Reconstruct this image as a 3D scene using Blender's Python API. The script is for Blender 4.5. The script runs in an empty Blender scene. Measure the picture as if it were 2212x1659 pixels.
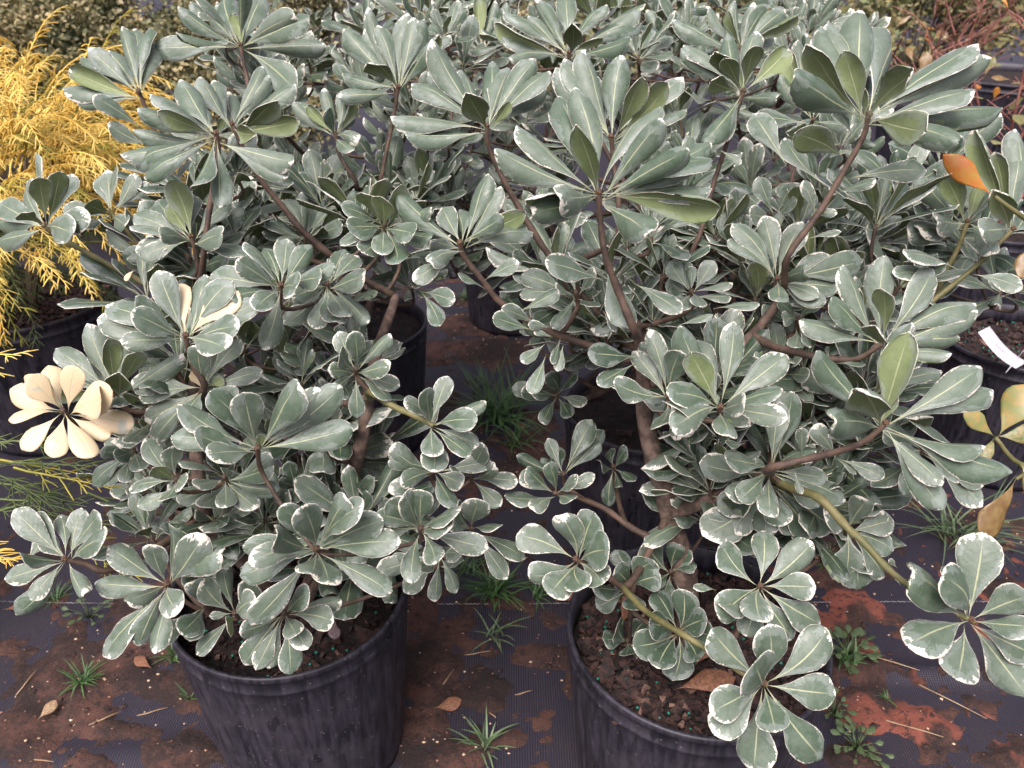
import bpy, bmesh, math, random
import numpy as np
from mathutils import Vector, Matrix, noise

random.seed(7); rng = np.random.default_rng(7)
scene = bpy.context.scene
col = scene.collection

# ------------------------------------------------------------------ camera
CAM = Vector((0, 0, 1.15)); PITCH = math.radians(30); HFOV = math.radians(65)
cd = bpy.data.cameras.new('camera'); cam = bpy.data.objects.new('camera', cd); col.objects.link(cam)
cam.location = CAM; cam.rotation_euler = (math.radians(90) - PITCH, 0, 0)
cd.sensor_fit = 'HORIZONTAL'; cd.angle = HFOV; cd.clip_start = 0.02; cd.clip_end = 500
cd.dof.use_dof = True; cd.dof.focus_distance = 0.92; cd.dof.aperture_fstop = 9.0
scene.camera = cam
# ------------------------------------------------------------------ sky and sun (bright overcast)
SUN_EL, SUN_AZ = math.radians(58), math.radians(200)
w = bpy.data.worlds.new('World'); scene.world = w; w.use_nodes = True
wn = w.node_tree.nodes; wl = w.node_tree.links
bg = wn['Background']; sky = wn.new('ShaderNodeTexSky'); sky.sky_type = 'NISHITA'; sky.sun_disc = False
sky.sun_elevation = SUN_EL; sky.sun_rotation = SUN_AZ; sky.dust_density = 6.0; sky.air_density = 1.0; sky.ozone_density = 2.0
hs = wn.new('ShaderNodeHueSaturation'); hs.inputs['Saturation'].default_value = 0.45
wl.new(sky.outputs[0], hs.inputs['Color']); tn = wn.new('ShaderNodeMix'); tn.data_type = 'RGBA'; tn.blend_type = 'MULTIPLY'; tn.inputs[0].default_value = 1; tn.inputs[7].default_value = (1.06, .97, 1.04, 1)
wl.new(hs.outputs[0], tn.inputs[6]); wl.new(tn.outputs[2], bg.inputs['Color']); bg.inputs['Strength'].default_value = 0.125
sd = bpy.data.lights.new('sun', 'SUN'); sd.energy = 1.5; sd.angle = math.radians(35); sd.color = (1.0, 0.96, 0.93)
so = bpy.data.objects.new('sun', sd); col.objects.link(so)
so.rotation_euler = (math.radians(90) - SUN_EL, 0, math.pi - SUN_AZ)
scene.view_settings.view_transform = 'Standard'; scene.view_settings.look = 'None'
scene.view_settings.gamma = 1; scene.view_settings.use_curve_mapping = False
scene.view_settings.exposure = 0.92
scene.cycles.use_denoising = True
scene.cycles.max_bounces = 6

# ------------------------------------------------------------------ layout helpers
W, H = 2212.0, 1659.0; F = W / 2 / math.tan(HFOV / 2)
FW = Vector((0, math.cos(PITCH), -math.sin(PITCH))); UP = Vector((0, math.sin(PITCH), math.cos(PITCH))); RT = Vector((1, 0, 0))
def at(u, v, d): return CAM + d * (FW + RT * ((u - W / 2) / F) + UP * (-(v - H / 2) / F))
def onz(u, v, z=0.0):
    r = FW + RT * ((u - W / 2) / F) + UP * (-(v - H / 2) / F); return CAM + r * ((z - CAM.z) / r.z)
def proj(p):
    q = Vector(p) - CAM; d = q.dot(FW)
    if d < 0.05: return None
    return W / 2 + F * q.dot(RT) / d, H / 2 - F * q.dot(UP) / d, d
CROP = {1: (0, 0), 2: (1080, 0), 3: (2164, 0), 4: (0, 800), 5: (1080, 800), 6: (2164, 800), 7: (0, 1628), 8: (1080, 1628), 9: (2164, 1628)}
def cr(c, x, y): return (x / 2.011 + CROP[c][0]) / 1.47559, (y / 2.011 + CROP[c][1]) / 1.47559

# ------------------------------------------------------------------ materials
def mat(name):
    m = bpy.data.materials.new(name); m.use_nodes = True
    nt = m.node_tree; b = nt.nodes['Principled BSDF']; return m, nt, b
class N:
    def __init__(s, nt): s.nt = nt
    def new(s, t, **k):
        n = s.nt.nodes.new(t)
        for a, b in k.items(): setattr(n, a, b)
        return n
    def link(s, a, b): s.nt.links.new(a, b)
    def _in(s, sock, v):
        if isinstance(v, bpy.types.NodeSocket): s.link(v, sock)
        elif v is not None: sock.default_value = v
    def math(s, op, a, b=None, c=None):
        n = s.new('ShaderNodeMath', operation=op); s._in(n.inputs[0], a); s._in(n.inputs[1], b); s._in(n.inputs[2], c); return n.outputs[0]
    def mix(s, f, a, b):
        n = s.new('ShaderNodeMix', data_type='RGBA'); s._in(n.inputs[0], f); s._in(n.inputs[6], a); s._in(n.inputs[7], b); return n.outputs[2]
    def noise(s, vec, scale, detail=3, rough=.5):
        n = s.new('ShaderNodeTexNoise'); n.inputs['Scale'].default_value = scale; n.inputs['Detail'].default_value = detail
        n.inputs['Roughness'].default_value = rough
        if vec is not None: s.link(vec, n.inputs['Vector'])
        return n.outputs[0]
    def ramp(s, v, lo, hi, a=0.0, b=1.0):
        n = s.new('ShaderNodeMapRange', interpolation_type='SMOOTHSTEP'); s._in(n.inputs[0], v); s._in(n.inputs[1], lo); s._in(n.inputs[2], hi)
        n.inputs[3].default_value = a; n.inputs[4].default_value = b; return n.outputs[0]
    def bump(s, h, strength, dist, nrm=None):
        n = s.new('ShaderNodeBump'); n.inputs['Strength'].default_value = strength; n.inputs['Distance'].default_value = dist
        s.link(h, n.inputs['Height'])
        if nrm is not None: s.link(nrm, n.inputs['Normal'])
        return n.outputs[0]
    def obj(s): return s.new('ShaderNodeTexCoord').outputs['Object']
    def attr(s, n): return s.new('ShaderNodeAttribute', attribute_name=n).outputs['Fac']
    def rnd(s): return s.math('FRACT', s.math('ADD', s.math('MULTIPLY', s.new('ShaderNodeObjectInfo').outputs['Random'], 7.31), s.attr('rnd')))
def C(r, g, b): return (r, g, b, 1)

def leaf_material(name, under, margin, blotch, g1, g2, cream=C(.74, .68, .55), albino=False):
    m, nt, b = mat(name); n = N(nt)
    uv = n.new('ShaderNodeUVMap', uv_map='UVMap').outputs[0]; sp = n.new('ShaderNodeSeparateXYZ'); n.link(uv, sp.inputs[0])
    u, t = sp.outputs[0], sp.outputs[1]
    rnd = n.rnd(); edge = n.attr('edge')
    cv = n.new('ShaderNodeCombineXYZ'); n.link(n.math('MULTIPLY', u, 0.45), cv.inputs[0]); n.link(t, cv.inputs[1]); n.link(n.math('MULTIPLY', rnd, 40), cv.inputs[2])
    vec = cv.outputs[0]
    fine = n.noise(vec, 26, 3, .6); big = n.noise(vec, 3.2, 2, .5)
    # cream margin, ragged, wider towards the tip and on some leaves
    # margin coordinate: angle round the blade, so that the cream teeth run inwards from the edge
    xx = n.math('MULTIPLY', n.math('SUBTRACT', u, .5), n.attr('wid'))
    phi = n.math('ARCTAN2', xx, n.math('SUBTRACT', t, .60))
    pc = n.new('ShaderNodeCombineXYZ'); n.link(n.math('MULTIPLY', phi, 7.0), pc.inputs[0]); n.link(n.math('MULTIPLY', edge, 3.0), pc.inputs[1]); n.link(n.math('MULTIPLY', rnd, 60), pc.inputs[2])
    teeth = n.noise(pc.outputs[0], 1.0, 3, .75); slow = n.noise(pc.outputs[0], .16, 1, .5)
    th = n.math('MULTIPLY', n.ramp(teeth, .34, .74), n.ramp(slow, .33, .62))
    th = n.math('MULTIPLY', th, n.math('MULTIPLY_ADD', n.math('POWER', t, 3.0), margin * 3.9, margin * .75))
    th = n.math('MULTIPLY', th, n.math('MULTIPLY_ADD', rnd, 1.1, .6))
    th = n.math('ADD', th, n.math('MULTIPLY', n.math('MULTIPLY', n.ramp(big, .56, .66), n.ramp(teeth, .25, .6)), blotch))
    th = n.math('MAXIMUM', th, .013)
    cm = n.ramp(n.math('SUBTRACT', th, edge), -.006, .006)
    grey = n.ramp(n.math('SUBTRACT', n.math('ADD', th, n.math('MULTIPLY', n.math('MULTIPLY', n.ramp(big, .40, .6), teeth), .8)), edge), -.04, .04)
    tone = n.math('ADD', n.math('MULTIPLY', n.ramp(n.noise(vec, 6, 3, .6), .3, .7), .6), n.math('MULTIPLY_ADD', rnd, .7, -.15))
    base = n.mix(tone, g1, g2)
    greyc = n.mix(.5, base, C(.27, .31, .28))
    base = n.mix(n.math('MULTIPLY', grey, .8), base, greyc)
    base = n.mix(n.math('MULTIPLY', n.ramp(n.noise(vec, 55, 4, .7), .5, .72), .30), base, C(.24, .28, .24))
    base = n.mix(n.math('MULTIPLY', n.ramp(n.noise(vec, 17, 4, .65), .52, .68), .35), base, n.mix(.5, base, C(.03, .06, .03)))
    if albino: base = n.mix(n.ramp(big, .62, .70), cream, C(.46, .46, .36))
    else: base = n.mix(cm, base, n.mix(fine, cream, C(.66, .66, .56)))
    # midrib and petiole
    au = n.math('ABSOLUTE', n.math('SUBTRACT', u, .5))
    rib = n.math('MULTIPLY', n.ramp(n.math('SUBTRACT', n.math('MULTIPLY_ADD', t, -.008, .0105), n.math('MULTIPLY', au, n.attr('wid'))), -.004, .004), n.ramp(t, .97, .7))
    rib = n.math('MAXIMUM', rib, n.ramp(t, .26, .10))
    base = n.mix(n.math('MULTIPLY', rib, .72), base, C(.44, .46, .27))
    # side veins
    vein = n.math('SINE', n.math('ADD', n.math('MULTIPLY', n.math('SUBTRACT', t, n.math('MULTIPLY', au, .35)), 75), n.math('MULTIPLY', fine, 7)))
    n.link(base, b.inputs['Base Color'])
    hgt = n.math('ADD', n.math('MULTIPLY', vein, .10), n.math('ADD', n.math('MULTIPLY', fine, .6), n.math('MULTIPLY', rib, -1.2)))
    n.link(n.bump(hgt, .4, .0008), b.inputs['Normal'])
    wet = n.ramp(n.noise(vec, 9, 3), .52, .66)
    if under:
        b.inputs['Roughness'].default_value = .62; b.inputs['Specular IOR Level'].default_value = .25
    else:
        n.link(n.math('MULTIPLY_ADD', wet, -.12, n.math('MULTIPLY_ADD', rnd, .10, .47)), b.inputs['Roughness'])
        b.inputs['Specular IOR Level'].default_value = .60
        pass
    return m
TOPM = leaf_material('leaf_top', False, .062, .0, C(.066, .106, .062), C(.142, .178, .130))
TOPC = leaf_material('leaf_top_creamy', False, .12, .13, C(.070, .108, .066), C(.140, .176, .130))
TOPD = leaf_material('leaf_top_shaded', False, .03, .0, C(.026, .050, .026), C(.066, .100, .062))  # darker leaf copy: shade of inner and low foliage put into the colour
TOPJ = leaf_material('leaf_top_jagged', False, .10, .04, C(.064, .102, .060), C(.138, .174, .126))
UNDM = leaf_material('leaf_under', True, .035, .0, C(.150, .195, .080), C(.205, .250, .115))
UNDC = leaf_material('leaf_under_creamy', True, .12, .2, C(.19, .24, .10), C(.25, .30, .14))
ALB = leaf_material('leaf_albino', False, .05, .0, C(.7, .6, .45), C(.7, .6, .45), cream=C(.62, .50, .31), albino=True)
ALBU = leaf_material('leaf_albino_under', True, .05, .0, C(.7, .6, .45), C(.7, .6, .45), cream=C(.60, .47, .30), albino=True)

def simple(name, c1, c2, scale, rough=.7, bump=.0, bscale=None, dist=.002, detail=4, spec=.5, lo=.35, hi=.65):
    m, nt, b = mat(name); n = N(nt); o = n.obj()
    f = n.ramp(n.noise(o, scale, detail, .6), lo, hi)
    n.link(n.mix(f, c1, c2), b.inputs['Base Color']); b.inputs['Roughness'].default_value = rough
    b.inputs['Specular IOR Level'].default_value = spec
    if bump: n.link(n.bump(n.noise(o, bscale or scale * 2, 5, .65), bump, dist), b.inputs['Normal'])
    return m
BARK = simple('bark', C(.060, .040, .030), C(.17, .118, .088), 60, .85, .8, 160, .002)
TWIG = simple('twig', C(.045, .028, .019), C(.115, .072, .048), 45, .7, .5, 140, .0012)
GREENTWIG = simple('green_twig', C(.095, .098, .032), C(.17, .15, .06), 40, .6, .3, 140, .001)
BUD = simple('bud', C(.06, .03, .015), C(.16, .08, .04), 120, .6, .4, 300, .001)
SOIL = simple('soil', C(.007, .005, .005), C(.028, .014, .010), 70, .95, 1.0, 120, .01)
CHIP = simple('bark_chip', C(.006, .004, .004), C(.052, .024, .017), 110, .85, .6, 160, .002)
CHIPL = simple('pale_chip', C(.06, .03, .022), C(.19, .11, .08), 60, .85, .5, 160, .002)
PRILL = simple('prill', C(.01, .16, .11), C(.03, .26, .18), 30, .4)
DEAD = simple('dead_leaf', C(.12, .05, .025), C(.26, .12, .06), 22, .6, .4, 90, .002)
DEADG = simple('dead_leaf_grey', C(.10, .07, .075), C(.22, .16, .16), 22, .7, .4, 90, .002)
GRASS = simple('grass_blade', C(.035, .085, .022), C(.085, .17, .05), 14, .5)
GRASSP = simple('grass_blade_pale', C(.08, .13, .06), C(.16, .22, .11), 14, .5)
WEED = simple('weed_leaf', C(.045, .075, .025), C(.09, .13, .055), 40, .5)
GOLD = simple('gold_thread', C(.64, .40, .06), C(.90, .69, .19), 9, .55)
GOLDG = simple('gold_green_thread', C(.20, .21, .03), C(.55, .42, .07), 9, .6)
GREENT = simple('green_thread', C(.05, .08, .02), C(.13, .17, .05), 12, .6)
PEB = simple('pebble', C(.20, .08, .05), C(.62, .45, .30), 30, .8, lo=.45, hi=.55)
THREAD = simple('white_thread', C(.08, .07, .07), C(.5, .47, .45), 90, .8)
STRAW = simple('straw', C(.20, .12, .06), C(.42, .30, .18), 20, .8)
TAG = simple('tag_plastic', C(.72, .68, .74), C(.80, .76, .82), 30, .4)
INK = simple('tag_ink', C(.20, .10, .26), C(.30, .16, .34), 30, .6)
REDTWIG = simple('red_twig', C(.20, .07, .05), C(.36, .16, .12), 30, .6, .4, 120, .001)
HEDGE1 = simple('hedge_leaf', C(.15, .16, .065), C(.42, .34, .17), 6, .6)
HEDGE2 = simple('hedge_leaf_dark', C(.05, .07, .03), C(.20, .17, .07), 6, .6)
ORANGE = simple('orange_leaf', C(.50, .13, .02), C(.42, .26, .05), 3, .4, lo=.3, hi=.7)
YELLOWG = simple('yellow_green_leaf', C(.20, .21, .07), C(.42, .22, .06), 4, .4, lo=.4, hi=.75)
BRONZE = simple('bronze_leaf', C(.15, .085, .03), C(.24, .17, .06), 5, .35, lo=.35, hi=.7)
OLIVE = simple('olive_leaf', C(.10, .14, .045), C(.26, .20, .08), 12, .45)

def pot_material():
    m, nt, b = mat('black_plastic'); n = N(nt); o = n.obj()
    mp = n.new('ShaderNodeMapping'); n.link(o, mp.inputs[0]); mp.inputs['Scale'].default_value = (1, 1, .09)
    streak = n.noise(mp.outputs[0], 130, 4, .6); blot = n.noise(o, 17, 4, .6)
    mp2 = n.new('ShaderNodeMapping'); n.link(o, mp2.inputs[0]); mp2.inputs['Scale'].default_value = (1, 1, .4)
    drip = n.ramp(n.noise(mp2.outputs[0], 34, 2, .5), .63, .66)
    c = n.mix(n.ramp(streak, .35, .7), C(.010, .009, .014), C(.038, .034, .048))
    c = n.mix(n.math('MULTIPLY', n.ramp(blot, .45, .75), .6), c, C(.060, .051, .060))
    c = n.mix(n.math('MULTIPLY', drip, .75), c, C(.010, .010, .014))
    vo = n.new('ShaderNodeTexVoronoi'); vo.inputs['Scale'].default_value = 115; n.link(o, vo.inputs['Vector'])
    speck = n.math('MULTIPLY', n.ramp(vo.outputs['Distance'], .22, .10), n.ramp(n.noise(o, 45, 3), .48, .58))
    c = n.mix(n.math('MULTIPLY', speck, .45), c, C(.22, .18, .17))
    n.link(c, b.inputs['Base Color'])
    n.link(n.math('MULTIPLY_ADD', drip, -.25, n.math('MULTIPLY_ADD', streak, .25, .38)), b.inputs['Roughness'])
    n.link(n.bump(streak, .25, .001), b.inputs['Normal'])
    return m
POT = pot_material()

def fabric_material():
    m, nt, b = mat('woven_fabric'); n = N(nt); o = n.obj()
    w1 = n.new('ShaderNodeTexWave', wave_type='BANDS', bands_direction='X'); w1.inputs['Scale'].default_value = 75; w1.inputs['Distortion'].default_value = .6; w1.inputs['Detail'].default_value = 1
    w2 = n.new('ShaderNodeTexWave', wave_type='BANDS', bands_direction='Y'); w2.inputs['Scale'].default_value = 110; w2.inputs['Distortion'].default_value = .6
    n.link(o, w1.inputs['Vector']); n.link(o, w2.inputs['Vector'])
    wv = n.math('MULTIPLY_ADD', w2.outputs['Fac'], .35, w1.outputs['Fac'])
    dirt = n.noise(o, 7, 5, .65)
    c = n.mix(n.math('MULTIPLY', wv, .7), C(.006, .005, .009), C(.042, .037, .058))
    c = n.mix(n.math('MULTIPLY', n.ramp(dirt, .42, .75), .55), c, C(.034, .025, .026))
    fs = n.ramp(n.noise(o, 210, 2), .66, .72)
    c = n.mix(n.math('MULTIPLY', n.math('MULTIPLY', fs, n.ramp(dirt, .4, .6)), .8), c, C(.13, .055, .035))
    n.link(c, b.inputs['Base Color']); b.inputs['Roughness'].default_value = .55
    n.link(n.bump(wv, .6, .0012), b.inputs['Normal'])
    return m
FABRIC = fabric_material()
def clay_material():
    m, nt, b = mat('red_clay'); n = N(nt); o = n.obj()
    a = n.noise(o, 9, 5, .65); f = n.noise(o, 150, 4, .7)
    wet = n.ramp(n.math('ADD', a, n.math('MULTIPLY', n.math('SUBTRACT', f, .5), .5)), .38, .62)
    c = n.mix(wet, C(.020, .011, .009), C(.082, .037, .026))
    sx = n.new('ShaderNodeSeparateXYZ'); n.link(o, sx.inputs[0])
    red = n.math('MULTIPLY', n.ramp(sx.outputs[0], .45, .62), n.ramp(n.noise(o, 11, 3), .52, .60))
    c = n.mix(red, c, C(.20, .060, .038))
    c = n.mix(n.math('MULTIPLY', n.ramp(f, .60, .70), .6), c, C(.12, .062, .042))
    c = n.mix(n.math('MULTIPLY', n.ramp(n.noise(o, 75, 4, .7), .54, .62), .8), c, C(.02, .014, .014))
    n.link(c, b.inputs['Base Color']); b.inputs['Roughness'].default_value = .9
    n.link(n.bump(f, .9, .004), b.inputs['Normal'])
    return m
CLAY = clay_material()

# ------------------------------------------------------------------ object helpers
def link(o, parent=None):
    col.objects.link(o)
    if parent is not None: o.parent = parent
    return o
def tag(o, label=None, cat=None, group=None, kind=None):
    if label: o['label'] = label
    if cat: o['category'] = cat
    if group: o['group'] = group
    if kind: o['kind'] = kind
    return o
def empty(name, loc, label, cat, group=None, rz=0.0):
    o = bpy.data.objects.new(name, None); o.empty_display_size = .05; link(o); o.location = loc; o.rotation_euler.z = rz
    return tag(o, label, cat, group)
class MB:
    def __init__(s): s.v = []; s.f = []
    def add(s, vs, fs):
        k = len(s.v); s.v.extend([tuple(p) for p in vs]); s.f.extend([tuple(i + k for i in q) for q in fs])
    def tube(s, pts, rads, n=7, cap=True):
        pts = [Vector(p) for p in pts]; m = len(pts); vs = []; fs = []
        t0 = (pts[1] - pts[0]).normalized(); a = t0.orthogonal().normalized()
        for i, p in enumerate(pts):
            t = (pts[min(i + 1, m - 1)] - pts[max(i - 1, 0)])
            t = t.normalized() if t.length > 1e-9 else t0
            a = (a - t * a.dot(t)); a = a.normalized() if a.length > 1e-6 else t.orthogonal().normalized()
            bb = t.cross(a)
            for k in range(n):
                g = 2 * math.pi * k / n; vs.append(p + (a * math.cos(g) + bb * math.sin(g)) * rads[i])
        for i in range(m - 1):
            for k in range(n):
                fs.append((i * n + k, i * n + (k + 1) % n, (i + 1) * n + (k + 1) % n, (i + 1) * n + k))
        if cap: fs.append(tuple(range(n - 1, -1, -1))); fs.append(tuple((m - 1) * n + k for k in range(n)))
        s.add(vs, fs)
    def ribbon(s, pts, wid, side):
        k = len(pts); vs = []; fs = []
        for i, p in enumerate(pts):
            p = Vector(p); sd = side * wid[i]; vs += [p - sd, p + Vector((0, 0, -wid[i] * .35)), p + sd]
        for i in range(k - 1):
            a = i * 3; fs += [(a, a + 1, a + 4, a + 3), (a + 1, a + 2, a + 5, a + 4)]
        s.add(vs, fs)
    def blob(s, c, r, sq=(1, 1, 1), jit=.2, rr=random):
        vs = []; c = Vector(c)
        P = [(0, 0, 1), (1, 0, 0), (0, 1, 0), (-1, 0, 0), (0, -1, 0), (0, 0, -1)]
        for p in P:
            k = r * (1 + rr.uniform(-jit, jit)); vs.append(c + Vector((p[0] * sq[0] * k, p[1] * sq[1] * k, p[2] * sq[2] * k)))
        s.add(vs, [(0, 1, 2), (0, 2, 3), (0, 3, 4), (0, 4, 1), (5, 2, 1), (5, 3, 2), (5, 4, 3), (5, 1, 4)])
    def mesh(s, name, m, smooth=True):
        me = bpy.data.meshes.new(name); me.from_pydata(s.v, [], s.f); me.update()
        if m is not None: me.materials.append(m)
        if smooth: me.polygons.foreach_set('use_smooth', [True] * len(me.polygons))
        return me
    def build(s, name, m, parent=None, smooth=True, org=None):
        if org is not None:
            o0 = Vector(org); s.v = [tuple(Vector(p) - o0) for p in s.v]
        o = bpy.data.objects.new(name, s.mesh(name, m, smooth)); link(o, parent)
        if org is not None: o.location = org
        return o
def smooth_path(pts, k=4):
    pts = [Vector(p) for p in pts]
    if len(pts) < 3: return [pts[0].lerp(pts[-1], i / 4) for i in range(5)]
    q = [pts[0] * 2 - pts[1]] + pts + [pts[-1] * 2 - pts[-2]]; out = []
    for i in range(1, len(q) - 2):
        for j in range(k):
            t = j / k; a, b, c, d = q[i - 1], q[i], q[i + 1], q[i + 2]
            out.append(.5 * ((2 * b) + (c - a) * t + (2 * a - 5 * b + 4 * c - d) * t * t + (3 * b - a - 3 * c + d) * t ** 3))
    out.append(pts[-1]); return out

# ------------------------------------------------------------------ the leaf meshes
PT = [0, .07, .15, .24, .34, .46, .58, .69, .79, .88, .945, .985, 1.0]
PW = [.045, .045, .075, .155, .265, .380, .46, .498, .495, .43, .325, .20, .07]
def leaf_arrays(seed, curl, bend, width, rows=None, cols=(-1, -.8, -.42, 0, .42, .8, 1), elliptic=False):
    r = random.Random(seed)
    ts = PT if rows is None else rows
    pw = PW if not elliptic else [.03, .06, .16, .29, .40, .47, .50, .48, .42, .32, .20, .09, .02]
    wv = lambda t: float(np.interp(t, PT, pw))
    ph1, ph2, a1, a2 = r.uniform(0, 6), r.uniform(0, 6), r.uniform(.4, 1), r.uniform(.4, 1)
    asym = r.uniform(-.06, .06); sway = r.uniform(-.05, .05); tw = r.uniform(-.25, .25); notch = r.random() < .35
    tipcurl = r.uniform(-.03, .10) * (1 + curl)
    V = []; UV = []; ED = []; WD = []
    for t in ts:
        hw = wv(t) * width
        cx = sway * math.sin(math.pi * t)
        cz = bend * math.sin(math.pi * t) * .5 - tipcurl * max(0, t - .72) * 2.2
        for u in cols:
            lob = 1 + .05 * math.sin(9 * t + ph1 * (1 if u > 0 else 2)) * abs(u) + asym * u
            th = u * curl * 1.25 * min(1, t * 1.6)
            s = math.sin(th) / (curl * 1.25) if curl > .05 else u
            x = cx + s * hw * lob; z = cz - (hw * (1 - math.cos(th)) / max(curl * 1.25, .05) if curl > .05 else -hw * abs(u) * .16)
            z += hw * .16 * abs(u) ** 2 * (a1 * math.sin(11 * t + ph1 + (0 if u > 0 else 2.1)) + a2 * .5 * math.sin(19 * t + ph2)) * (1 - .5 * curl)
            g = tw * t * t; x2 = cx + (x - cx) * math.cos(g) - (z - cz) * math.sin(g); z2 = cz + (x - cx) * math.sin(g) + (z - cz) * math.cos(g)
            y = t - (.035 if (notch and t > .99 and abs(u) < .3) else 0) - abs(u) ** 2 * (.02 if t > .9 else 0)
            V.append((x2, y, z2)); UV.append((u * .5 + .5, t)); ED.append(min((1 - abs(u)) * wv(t) * 2, (1 - t) * 2.6 + .005)); WD.append(wv(t) * 2 * width)
    nc = len(cols); nr = len(ts); Fq = []
    for i in range(nr - 1):
        for j in range(nc - 1):
            a = i * nc + j; Fq.append((a, a + 1, a + 1 + nc, a + nc))
    V = np.array(V); 
    # second surface: leaf thickness
    Vb = V.copy(); Vb[:, 2] -= .006
    nv = len(V); Fb = [tuple(nv + i for i in reversed(q)) for q in Fq]
    rim = [i for i in range(nc)] + [i * nc + nc - 1 for i in range(1, nr)] + [(nr - 1) * nc + j for j in range(nc - 2, -1, -1)] + [i * nc for i in range(nr - 2, 0, -1)]
    Fr = []
    for k in range(len(rim)):
        a, b2 = rim[k], rim[(k + 1) % len(rim)]; Fr.append((b2, a, a + nv, b2 + nv))
    faces = Fq + Fb + Fr; mi = [0] * len(Fq) + [1] * len(Fb) + [1] * len(Fr)
    return dict(v=np.vstack([V, Vb]), f=faces, mi=np.array(mi), uv=np.array(UV + UV), ed=np.array(ED + ED), wd=np.array(WD + WD))
def mesh_from(name, d, mats, rnd=0.0):
    me = bpy.data.meshes.new(name); me.from_pydata(d['v'].tolist(), [], d['f']); me.update()
    for m in mats: me.materials.append(m)
    me.polygons.foreach_set('material_index', d['mi'].astype(np.int32)); me.polygons.foreach_set('use_smooth', [True] * len(me.polygons))
    ul = me.uv_layers.new(name='UVMap'); li = np.empty(len(me.loops), np.int32); me.loops.foreach_get('vertex_index', li)
    ul.data.foreach_set('uv', d['uv'][li].ravel().astype(np.float32))
    for nm, ar in (('edge', d['ed']), ('wid', d['wd']), ('rnd', d.get('rnd', np.full(len(d['v']), rnd)))):
        at_ = me.attributes.new(nm, 'FLOAT', 'POINT'); at_.data.foreach_set('value', np.asarray(ar, np.float32))
    return me
LOWR = [0, .2, .4, .6, .8, .93, 1.0]; LOWC = (-1, -.55, 0, .55, 1)
VAR = []      # (hi arrays, low arrays, curl class)
for k in range(16):
    cl = [0.15, .35, .6, .25, .9, 1.15, 1.4, 1.0][k % 8]; cls = 1 if cl > .7 else 0
    bd = random.uniform(-.05, .16) if cls == 0 else random.uniform(-.10, .20)
    wd = random.uniform(.28, .34) if cls == 0 else random.uniform(.33, .40)
    VAR.append((leaf_arrays(k, cl, bd, wd), leaf_arrays(k, cl, bd, wd, LOWR, LOWC), cls))
MATSETS = {'n': (TOPM, UNDM), 'j': (TOPJ, UNDM), 'c': (TOPC, UNDC), 'a': (ALB, ALBU), 'd': (TOPD, UNDM)}
LMESH = {}
def leaf_mesh(k, ms):
    if (k, ms) not in LMESH: LMESH[(k, ms)] = mesh_from('leaf', VAR[k][0], MATSETS[ms], rnd=random.random())
    return LMESH[(k, ms)]
BUDM = MB()
for i in range(9):
    g = i * 2.4; r = .0036 * (i / 9) ** .5; BUDM.blob((r * math.cos(g), r * math.sin(g), .001 + .003 * (1 - i / 9)), .0021, (1, 1, 1.5), .2)
BUDME = BUDM.mesh('bud', BUD)

# ------------------------------------------------------------------ rosettes read off the photograph
# (plant, crop, x, y, depth m, full leaf length in crop px, curl 0/1, axis tilt towards viewer, tips)
RS = []
def R(plant, c, x, y, d, L, curl, tips, tow=.35, ms='n', stem=None, side=0.0):
    RS.append(dict(plant=plant, c=c, p=(x, y), d=d, L=L, curl=curl, tips=tips, tow=tow, ms=ms, stem=stem, side=side))
u_, s_, c_ = 'u', 's', 'c'
R('C', 1, 1540, 290, 1.2, 580, 1, [(980,310),(1130,200),(1140,40),(1290,-60),(1430,-80),(1540,-110),(1690,-40),(1500,105,'us'),(1855,110),(1960,110),(2090,290),(1900,590),(1300,60),(1620,40)], stem=[(1,1580,480),(1,1640,640)])
R('A', 1, 890, 590, 1.15, 480, 1, [(500,330),(570,310),(680,310),(640,330),(770,160),(860,160),(910,150),(975,240),(450,450,u_),(390,520),(480,640)], stem=[(1,920,660),(1,1010,900),(1,1090,1250)], side=-.3)
R('A', 1, 1385, 860, .95, 560, 1, [(1115,480),(1150,470),(990,570),(880,690),(1010,720,u_),(850,830),(820,1020),(900,1110),(780,1000),(1400,1310),(1840,1110),(1890,1050),(1420,750,'us'),(1230,1210),(1060,640)], stem=[(1,1395,1000),(1,1320,1500)])
R('A', 1, 1490, 800, 1.02, 430, 1, [(1290,470),(1360,480),(1470,600),(1550,580),(1690,430),(1720,480),(1780,610,u_),(1880,520),(1930,770,u_),(1650,860,u_)], stem=[(1,1560,960),(1,1670,1150),(1,1800,1310),(1,1970,1510)])
R('A', 1, 1225, 1520, 1.0, 420, 0, [(1000,1270),(1100,1150,u_),(1150,1190),(1230,1260),(1090,1310,'us'),(1470,1270),(1440,1440),(850,1370),(830,1440),(890,1640,c_),(860,1600,c_),(1580,1620),(1040,1500),(1400,1490)], stem=[(1,1260,1640),(4,1270,120)])
R('A', 1, 290, 1450, 1.0, 480, 0, [(235,980),(250,1120,u_),(150,1160),(460,1110),(385,1090,'us'),(130,1350,u_),(450,1490),(-40,1420),(-60,1540),(-20,1290),(560,1400,c_)], side=-.5, stem=[(1,400,1530),(1,560,1620),(4,780,130),(4,950,220)])
R('A', 1, 700, 1350, 1.12, 330, 0, [(690,1090),(740,1060),(870,1110),(540,1300,u_),(640,1110),(400,1320),(470,1440,c_),(810,1450),(940,1160)], stem=[(1,790,1450),(1,900,1570)], side=-.3)
R('A', 1, 1960, 1510, 1.12, 310, 0, [(1830,1270),(2000,1330,c_),(2140,1310),(2180,1350),(1690,1420),(1680,1490),(1780,1560),(1930,1230),(2200,1440)])
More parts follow.
